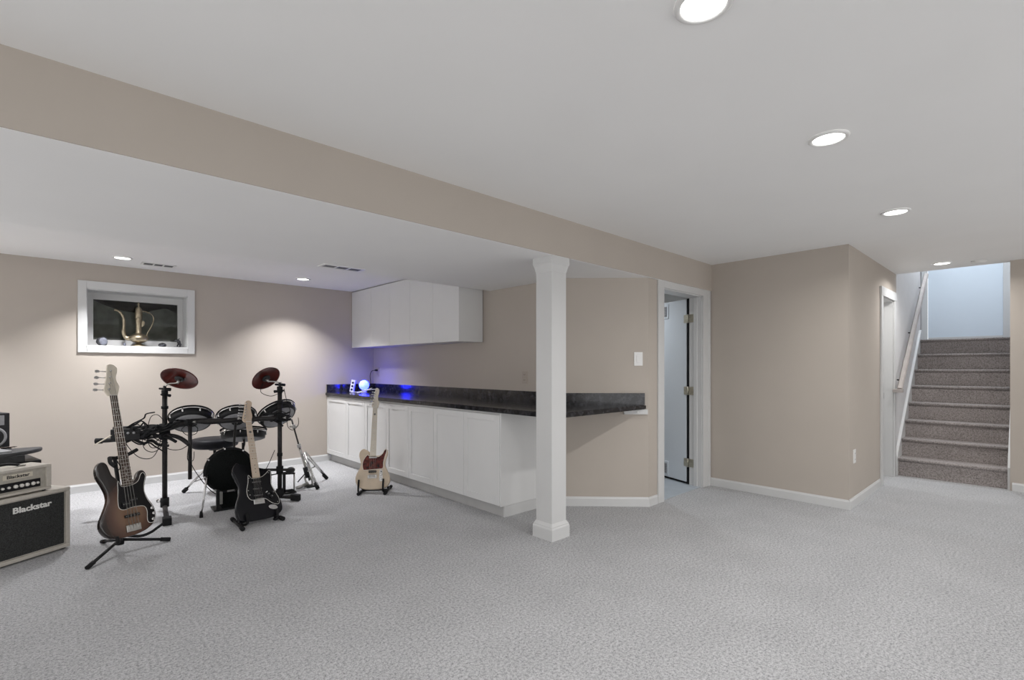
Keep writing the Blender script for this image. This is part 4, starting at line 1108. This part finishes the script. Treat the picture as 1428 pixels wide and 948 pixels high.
def clamp(p, r=.036, h=.07, m='rubber'):
    c = kp('rack_clamp', one(tube, [p - CU * h / 2, p + CU * h / 2], r, 14), m)
    kp('clamp_bolt', one(tube, [p + CR * r * .8 - CF * .01, p + CR * (r + .03) - CF * .01], [.007, .011], 8), 'steel', c)
    kp('clamp_wing', one(tube, [p - CF * r * .8, p - CF * (r + .028)], [.006, .016], 8), 'rubber', c)
clamp(PL + V(0, 0, .745), .042, .10); clamp(PL + V(0, -.02, .685), .040, .06); clamp(E, .034, .07); clamp(Bq, .030, .05); clamp(PR + V(.06, .02, .81), .03, .06)
clamp(Cq + V(.10, -.035, 0), .027, .05); clamp(PL + V(-.12, .07, .69), .03, .05); clamp(PL + V(-.2, .1, .755), .028, .05)

def axis_matrix(c, n):
    n = n.normalized(); u, w = frame_of(n)
    return Matrix.Translation(c) @ Matrix((u, n.cross(u), n)).transposed().to_4x4()
def away(c): return (c - CAMP).normalized()
def tilt(c, a, rx, uy):
    """unit normal leaning away from the front of the kit by a, sideways by rx and up by uy"""
    w = away(c); rt = w.cross(CU).normalized(); up = rt.cross(w)
    return (w * a + (rt * rx + up * uy).normalized() * math.sqrt(1 - a * a)).normalized()

def tom(c, r, n, h=.055, lugs=8, back='grey_pad', th0=0.0):
    M = axis_matrix(c, n)
    t = kp('tom_pad', one(lathe, [(r * .70, -h), (r * .90, -h), (r * .97, -h * .6), (r * .97, 0), (r * .9, .004), (.001, .006)], 36, M), 'black')
    kp('back_plate', one(lathe, [(r * .82, -h - .001), (r * .80, -h - .004), (.001, -h - .004)], 32, M), back, t)
    ring = [M @ V(r * math.cos(a), r * math.sin(a), .004) for a in [2 * PI * i / 40 for i in range(40)]]
    kp('rim', one(tube, ring, .0075, 8, False, True), 'chrome', t)
    ring = [M @ V(r * 1.015 * math.cos(a), r * 1.015 * math.sin(a), .017) for a in [2 * PI * i / 40 for i in range(40)]]
    kp('rim_guard', one(tube, ring, .008, 8, False, True), 'rubber', t)
    for k in range(lugs):
        a = 2 * PI * (k + .5) / lugs + th0
        kp('lug', one(tube, [M @ V(r * math.cos(a), r * math.sin(a), .012), M @ V(r * .99 * math.cos(a), r * .99 * math.sin(a), -.035)], .0075, 8), 'chrome', t)
    return t, M
c1 = V(*(CAMP + (CF + CR * ((267 - 714) / FPX) + CU * ((CY - 583) / FPX)) * 4.58))
c2 = CAMP + (CF + CR * ((330 - 714) / FPX) + CU * ((CY - 581) / FPX)) * 4.72
c3 = CAMP + (CF + CR * ((386 - 714) / FPX) + CU * ((CY - 576) / FPX)) * 5.05
t1, M1 = tom(c1, .175, tilt(c1, .55, 0, 1))
t2, M2 = tom(c2, .165, tilt(c2, .55, -.06, 1))
t3, M3 = tom(c3, .185, tilt(c3, .50, -.45, .9))
for M_, tgt in ((M1, Bq), (M2, Cq + V(.05, -.02, 0)), (M3, E)):
    p = M_ @ V(0, 0, -.058)
    kp('tom_arm', one(tube, smooth_path([p, p - CF * .03 - CU * .02, tgt + CU * .03, tgt], 4), .009, 8), 'steel')
    kp('mount_plate', one(lathe, [(.045, -.058), (.045, -.068), (.001, -.068)], 14, M_), 'rubber')
# snare pad on an arm from the cross bar
cs = CAMP + (CF + CR * ((340 - 714) / FPX) + CU * ((CY - 601) / FPX)) * 5.0
ns_ = tilt(cs, .16, .03, 1)
Ms = axis_matrix(cs, ns_)
sn = kp('snare_pad', one(lathe, [(.17, -.085), (.195, -.075), (.198, 0), (.18, .006), (.001, .008)], 40, Ms), 'black')
ring = [Ms @ V(.203 * math.cos(a), .203 * math.sin(a), -.012) for a in [2 * PI * i / 44 for i in range(44)]]
kp('rim', one(tube, ring, .007, 8, False, True), 'chrome', sn)
ring = [Ms @ V(.204 * math.cos(a), .204 * math.sin(a), .012) for a in [2 * PI * i / 44 for i in range(44)]]
kp('rim_guard', one(tube, ring, .009, 8, False, True), 'rubber', sn)
for k in range(8):
    a = 2 * PI * (k + .5) / 8
    kp('lug', one(tube, [Ms @ V(.203 * math.cos(a), .203 * math.sin(a), .0), Ms @ V(.203 * math.cos(a), .203 * math.sin(a), -.05)], .007, 8), 'chrome', sn)
q = cs - CU * .09
kp('snare_arm', one(tube, smooth_path([q, q - CU * .06 + CF * .0, q - CU * .17 - CF * .12, V(1.30, 5.30, .55), Cq + V(.03, 0, .0)], 5), .011, 10), 'dark_tube')
kp('snare_rod', one(tube, [q + V(-.02, -.05, -.02), q + V(-.02, -.05, -.24)], .012, 10), 'dark_tube')
kp('rod_clamp', one(tube, [q + V(-.02, -.05, -.12), q + V(-.02, -.05, -.15)], .026, 10), 'rubber')
# drum module tucked at the left wing
mod = kp('sound_module', one(bbox, -.11, .11, -.02, .03, -.05, .05, .008), 'black')
mod.data.transform(Matrix.Translation(V(.50, 5.56, .71) - V(1.2, 5.27, 0)) @ Matrix.Rotation(rad(-22), 4, 'Z') @ Matrix.Translation((1.2, 5.27, 0)))
for k in range(4):
    b_ = bmesh.new(); lathe(b_, [(.010, 0), (.010, .012), (.001, .013)], 10, Matrix.Translation(V(.43 + k * .04, 5.565 - k * .016, .725)) @ Matrix.Rotation(PI / 2, 4, 'X'))
    kp('module_knob', b_, 'silver_grey', mod)

def cymbal(c, r, n, post_top, off):
    M = axis_matrix(c, n)
    t = kp('cymbal_pad', one(lathe, [(.002, -.006), (r * .25, -.004), (r * .92, -.022), (r * .99, -.026), (r, -.022), (r * .96, -.012), (r * .3, .010), (r * .22, .024), (.002, .030)], 44, M, False), 'cymbal')
    u = M.to_3x3() @ V(*off)
    mp = c + u - n.normalized() * .025
    kp('sensor_box', one(lathe, [(.040, -.022), (.036, -.032), (.001, -.034)], 18, Matrix.Translation(u) @ M), 'dark_grey', t)
    kp('felt_nut', one(tube, [mp, mp - n.normalized() * .05], [.016, .010], 12), 'steel', t)
    kp('edge_light_mark', one(bbox, -.02, .02, -.005, .005, -.003, .0, .001), 'pearl', t).data.transform(Matrix.Translation(M @ V(0, 0, 0) - V(1.2, 5.27, 0)) @ Matrix.Translation(-n.normalized() * .028 - CU * .05) @ axis_matrix(V(0, 0, 0), n))
    e0 = post_top
    kp('cymbal_rod', one(tube, smooth_path([e0, e0.lerp(mp, .4) - CR * .015, mp - n.normalized() * .04, mp], 5), .0075, 8), 'steel')
    return t
tl = PL + V(0, 0, 1.05)
kp('boom_clamp', one(tube, [tl, tl + V(0, 0, .05)], .026, 12), 'rubber'); kp('boom_wing', one(tube, [tl + V(0, 0, .065) - CR * .05, tl + V(0, 0, .055) + CR * .05], [.008, .016], 8), 'rubber'); kp('boom_wing', one(tube, [tl + V(0, 0, .01) - CR * .035, tl + V(0, 0, .0) + CR * .05], [.008, .014], 8), 'rubber')
kp('boom_tube', one(tube, [tl, tl + V(0, 0, .09)], .013, 10), 'dark_tube')
cl_ = CAMP + (CF + CR * ((251.5 - 714) / FPX) + CU * ((CY - 525.5) / FPX)) * 4.50
cymbal(cl_, .150, tilt(cl_, .56, .34, .94), tl + V(0, 0, .08), (0, 0, 0))
trp = PR + V(0, 0, 1.07)
kp('boom_clamp', one(tube, [trp - V(0, 0, .01), trp + V(0, 0, .05)], .026, 12), 'rubber'); kp('boom_wing', one(tube, [trp + V(0, 0, .07) - CR * .045, trp + V(0, 0, .065) + CR * .05], [.010, .014], 8), 'rubber'); kp('boom_wing', one(tube, [trp - CR * .055, trp + V(0, 0, .01) + CR * .04], [.014, .008], 8), 'rubber')
kp('boom_tube', one(tube, [trp, trp + V(0, 0, .09)], .013, 10), 'dark_tube')
cr_ = CAMP + (CF + CR * ((369.5 - 714) / FPX) + CU * ((CY - 525.5) / FPX)) * 4.90
cymbal(cr_, .140, tilt(cr_, .62, -.58, .81), trp + V(0, 0, .08) + CR * .02, (0, 0, 0))
# cables
def cable(pts, r=.0032): kp('cable', one(tube, smooth_path(pts, 6), r, 6), 'rubber')
rnd = random.Random(4)
o0 = PL - CF * .05
cable([o0 + CU * .66 - CR * .32, o0 + CU * .60 - CR * .30, o0 + CU * .50 - CR * .20, o0 + CU * .49 - CR * .09, o0 + CU * .56 - CR * .03, o0 + CU * .66])
cable([o0 + CU * .68 - CR * .17, o0 + CU * .58 - CR * .15, o0 + CU * .545 - CR * .08, o0 + CU * .58 - CR * .01, o0 + CU * .67 + CR * .02])
cable([o0 + CU * .69 - CR * .13, o0 + CU * .60 - CR * .10, o0 + CU * .585 - CR * .05, o0 + CU * .63 + CR * .02, o0 + CU * .72 + CR * .01])
cable([o0 + CU * .76 - CR * .12, o0 + CU * .86 - CR * .09, o0 + CU * .88 - CR * .03, o0 + CU * .82 + CR * .03, o0 + CU * .74 + CR * .06])
cable([o0 + CU * .62 + CR * .0, o0 + CU * .57 + CR * .08, o0 + CU * .57 + CR * .18, o0 + CU * .62 + CR * .26])
cable([o0 + CU * .60 + CR * .25, o0 + CU * .48 + CR * .24, o0 + CU * .47 + CR * .29, o0 + CU * .55 + CR * .30])
for k in range(22):
    a0 = o0 + CU * (.655 + (.023 * k) % .12) - CR * (.38 - (.031 * k) % .27) - CF * rnd.uniform(0, .03)
    pts = [a0]
    for j in range(5):
        a0 = a0 + CR * rnd.uniform(.03, .09) + CU * rnd.uniform(-.05, .05) + CF * rnd.uniform(-.02, .02)
        pts.append(a0.copy())
    cable(pts, rnd.choice((.004, .006, .009, .013)))
for k in range(10):
    a0 = E + CU * rnd.uniform(-.03, .05) - CR * .16 - CF * rnd.uniform(.01, .04)
    pts = [a0]
    for j in range(5):
        a0 = a0 + CR * rnd.uniform(.03, .07) + CU * rnd.uniform(-.03, .03)
        pts.append(a0.copy())
    cable(pts, rnd.choice((.004, .005, .008)))
cable([E + CR * .08 - CF * .03, E + CR * .08 - CU * .09, E + CR * .13 - CU * .12, E + CR * .18 - CU * .07, E + CR * .18 + CU * .0], .003)
cable([V(*cr_) - CU * .06 - CR * .02, V(*cr_) - CU * .15 - CR * .04, V(*cr_) - CU * .19 + CR * .06, trp - CU * .01], .003)
cable([trp + CR * .04 + CU * .03, trp + CR * .07 - CU * .10, trp + CR * .10 - CU * .18, trp + CR * .09 - CU * .24], .003)
cable([V(.936, 5.28, .62), V(.935, 5.25, .45), V(1.0, 5.2, .30), V(1.07, 5.14, .19), V(1.15, 5.12, .12)], .0035)
bar_dir = (Cq - Bq).normalized()
cable([Bq - CF * .02 - bar_dir * .1 + CU * .02, Bq - CF * .025 + CU * .01, Bq - CF * .02 + bar_dir * .15 - CU * .02, Cq - CF * .025 - CU * .01, Cq - CF * .025 + bar_dir * .1 + CU * .015, E - CF * .03 - bar_dir * .1 - CU * .02, E - CF * .04], .007)
cable([Bq + CR * -.03 - CU * .03, Bq + CR * -.075 - CU * .07, Bq + CR * -.03 - CU * .12, Bq + CR * .05 - CU * .11, Bq + CR * .07 - CU * .06, Bq + CR * .03 - CU * .03], .003)
kp('cable_hanging', one(tube, [PR + CU * .50 - CR * .04 - CF * .02, PR + CU * .38 - CR * .10, PR + CU * .30 - CR * .14], .0032, 6), 'rubber')

# kick pad tower
kc = CAMP + (CF + CR * ((320 - 714) / FPX) + CU * ((CY - 655) / FPX)) * 4.55
kf = -(V(kc.x, kc.y, 0)).normalized(); kf = (kf + V(.18, 0, 0)).normalized()
kbase = V(kc.x, kc.y, 0) - kf * .06
kk = thing('kick_pad', 'round black kick drum pad on a boxy black tower under the toms', 'drum pad', (kbase.x, kbase.y, 0))
KM = axis_matrix(kc, kf)
def kq(n, bm, m, par=kk): return obj(n, bm, m, par, True)
kq('pad_shell', one(lathe, [(.18, -.06), (.195, -.05), (.195, 0), (.187, .008)], 44, KM), 'black')
kq('pad_face', one(lathe, [(.188, .006), (.188, .0105), (.001, .013)], 44, KM), 'mesh_black')
hoop = kq('hoop', one(tube, [KM @ V(.198 * math.cos(a), .198 * math.sin(a), -.004) for a in [2 * PI * i / 48 for i in range(48)]], .010, 8, False, True), 'rubber')
ks_ = CU.cross(kf)
for k in range(8):
    a = 2 * PI * (k + .25) / 8
    kq('lug', one(tube, [KM @ V(.201 * math.cos(a), .201 * math.sin(a), .012), KM @ V(.201 * math.cos(a), .201 * math.sin(a), -.05)], .0075, 8), 'chrome')
def kbox(x0, x1, y0, y1, z0, z1, b=.008):
    bm = one(bbox, x0, x1, y0, y1, z0, z1, b)
    bm.transform(Matrix.Translation((kc.x, kc.y, 0)) @ Matrix((ks_, -kf, CU)).transposed().to_4x4())
    return bm
kq('tower_box', kbox(-.055, .075, .02, .15, 0, .22), 'mesh_black')
kq('tower_strut', kbox(-.105, -.080, -.005, .03, 0, .20, .004), 'black')
kq('base_plate', kbox(-.125, .09, -.01, .17, 0, .016, .004), 'black')
kq('clamp_plate', kbox(-.02, .04, -.012, .012, .165, .182, .003), 'steel')
kq('strut_bolt', kbox(-.078, -.055, -.005, .015, .06, .18, .003), 'steel')
sp0 = KM @ V(0, 0, 0) - ks_ * .175 - CU * .02; spf = V(.966, 4.99, .02)
spur = kq('spur', one(tube, [sp0, sp0.lerp(spf, .45), spf], [.013, .0075, .006], 10), 'chrome')
kq('spur_foot', one(tube, [spf + V(0, 0, .035), spf - V(0, 0, .019)], [.011, .015], 10), 'rubber', spur)
sp1 = KM @ V(0, 0, 0) + ks_ * .175 - CU * .02; sf1 = V(spf.x, spf.y, .02) + ks_ * .50 
spur = kq('spur', one(tube, [sp1, sp1.lerp(sf1, .45), sf1], [.013, .0075, .006], 10), 'chrome')
kq('spur_foot', one(tube, [sf1 + V(0, 0, .035), sf1 - V(0, 0, .019)], [.011, .015], 10), 'rubber', spur)

# throne
tc_ = V(1.27, 5.93, 0)
th = thing('drum_throne', 'black vinyl drum throne with chrome legs behind the rack', 'stool', (tc_.x, tc_.y, 0))
ro = [(.0, .0)]
obj('seat', one(lathe, [(.19, .47), (.215, .485), (.222, .515), (.218, .545), (.200, .562), (.12, .570), (.001, .572)], 40), 'vinyl', th)
obj('seat_plate', one(lathe, [(.05, .44), (.07, .455), (.07, .471)], 20), 'black', th)
obj('pole', one(tube, [(0, 0, .16), (0, 0, .45)], .014, 12), 'chrome', th)
obj('collar', one(tube, [(0, 0, .29), (0, 0, .345)], .024, 12), 'black', th)
l0 = V(1.025, 6.085, .02) - tc_
for k in range(3):
    R3 = Matrix.Rotation(2 * PI * k / 3, 3, 'Z')
    f = R3 @ V(l0.x, l0.y, .02)
    lg = obj('leg', one(tube, [V(0, 0, .315) + f.normalized() * .02, f], .011, 10), 'chrome', th)
    d = (f - V(0, 0, .315)).normalized()
    obj('rubber_foot', one(tube, [f - d * .035, f + d * .012], .021, 10), 'rubber', lg)
    obj('brace', one(tube, [(0, 0, .17), f.lerp(V(0, 0, .315), .32)], .007, 8), 'chrome', th)

# hi-hat stand leaning, with its pedal
hb = V(2.085, 5.47, .03); ht = V(1.93, 5.58, .74)
hh = thing('hi_hat_stand', 'chrome hi-hat pedal stand leaning beside the right rack post', 'stand', (hb.x, hb.y, 0))
def hq(n, bm, m, par=hh): return obj(n, bm, m, par, True)
hq('lower_tube', one(tube, [hb + V(0, 0, .04), hb.lerp(ht, .55)], .013, 12), 'steel')
hq('upper_rod', one(tube, [hb.lerp(ht, .5), ht], .0085, 10), 'dark_tube')
hq('height_clamp', one(tube, [hb.lerp(ht, .56), hb.lerp(ht, .62)], .021, 12), 'steel')
hq('top_clutch', one(tube, [hb.lerp(ht, .86), hb.lerp(ht, .92)], .020, 12), 'steel')
hq('clutch_bolt', one(tube, [hb.lerp(ht, .89) - CR * .04, hb.lerp(ht, .89) + CR * .04], [.012, .006], 8), 'steel')
apex = hb.lerp(ht, .50)
for f in (V(2.36, 5.69, .02), V(2.095, 5.28, .02)):
    lg = hq('leg', one(tube, [apex + (f - apex) * .06 + CR * .01, f], .0085, 10), 'chrome')
    hq('leg', one(tube, [apex + (f - apex) * .10 + CU * .03 + CR * .02, f + CU * .02], .0075, 10), 'chrome')
    d = (f - apex).normalized()
    hq('rubber_foot', one(tube, [f - d * .06, f + d * .012], .020, 10), 'rubber', lg)
    hq('brace', one(tube, [hb.lerp(ht, .20), apex.lerp(f, .55)], .007, 8), 'chrome')
hq('spring_housing', one(tube, [hb.lerp(ht, .10), hb.lerp(ht, .26)], .026, 12), 'black')
hq('pedal_frame', one(tube, smooth_path([hb.lerp(ht, .12) - CR * .035, hb - CR * .03 + CU * .0, hb + CR * .03, hb.lerp(ht, .12) + CR * .035], 3), .010, 8), 'steel')
hq('heel_base', one(bbox, hb.x - .05, hb.x + .035, hb.y - .06, hb.y + .05, 0, .018, .004), 'black')
ped = V(1.80, 5.385, 0)
hq('footboard', one(tube, [hb + V(-.02, 0, .015), V(1.99, 5.455, .022), V(1.93, 5.44, .016)], [.014, .020, .016], 8), 'steel')
hq('radius_rod', one(tube, [hb.lerp(ht, .16) - CR * .02, V(1.95, 5.45, .075)], .006, 8), 'dark_tube')
# kick pedal beside the right post
kpd = thing('bass_drum_pedal', 'small black bass drum pedal with beater beside the right rack post', 'pedal', (1.80, 5.35, 0))
def pq(n, bm, m, par=kpd): return obj(n, bm, m, par, True)
b0 = V(1.775, 5.345, 0)
pq('base_plate', one(bbox, b0.x - .04, b0.x + .11, b0.y - .05, b0.y + .06, 0, .012, .004), 'black')
pq('post', one(tube, [b0 + CU * .008, b0 + CU * .21], .015, 10), 'black')
pq('post', one(tube, [b0 + CR * .09 + CF * .03 + CU * .008, b0 + CR * .09 + CF * .03 + CU * .20], .008, 10), 'steel')
pq('axle', one(tube, [b0 + CU * .205 - CR * .02, b0 + CU * .205 + CR * .10 + CF * .03], .010, 10), 'dark_tube')
pq('beater_head', one(lathe, [(.012, -.04), (.034, -.028), (.038, .0), (.034, .028), (.012, .04)], 18, axis_matrix(b0 + CU * .235 + CR * .055 + CF * .02, CF)), 'dark_grey')
pq('beater_shaft', one(tube, [b0 + CU * .225 + CR * .03, b0 + CU * .185 - CR * .18], .006, 8), 'dark_tube')
pq('footboard', one(tube, [b0 + CU * .03 + CR * .02, b0 + CU * .035 - CF * .02 + CR * .09, b0 + CU * .022 + CR * .13 - CF * .02], [.014, .022, .010], 8), 'black')
# drum stick on the left wing
ds = thing('drumstick', 'pale wooden drumstick poking out of the left end of the drum rack', 'drumstick', (.40, 5.62, .68))
s0, s1 = V(.285, 5.615, .632), V(.47, 5.565, .755)
obj('stick', one(tube, [s0 + (s1 - s0) * .02, s0, s0 + (s1 - s0) * .10, s1], [.003, .004, .005, .006], 8), 'maple_pale', ds, True)
obj('tip', one(tube, [s0 - (s1 - s0) * .02, s0 - (s1 - s0) * .01, s0 + (s1 - s0) * .02], [.001, .004, .003], 8), 'maple_pale', ds, True)
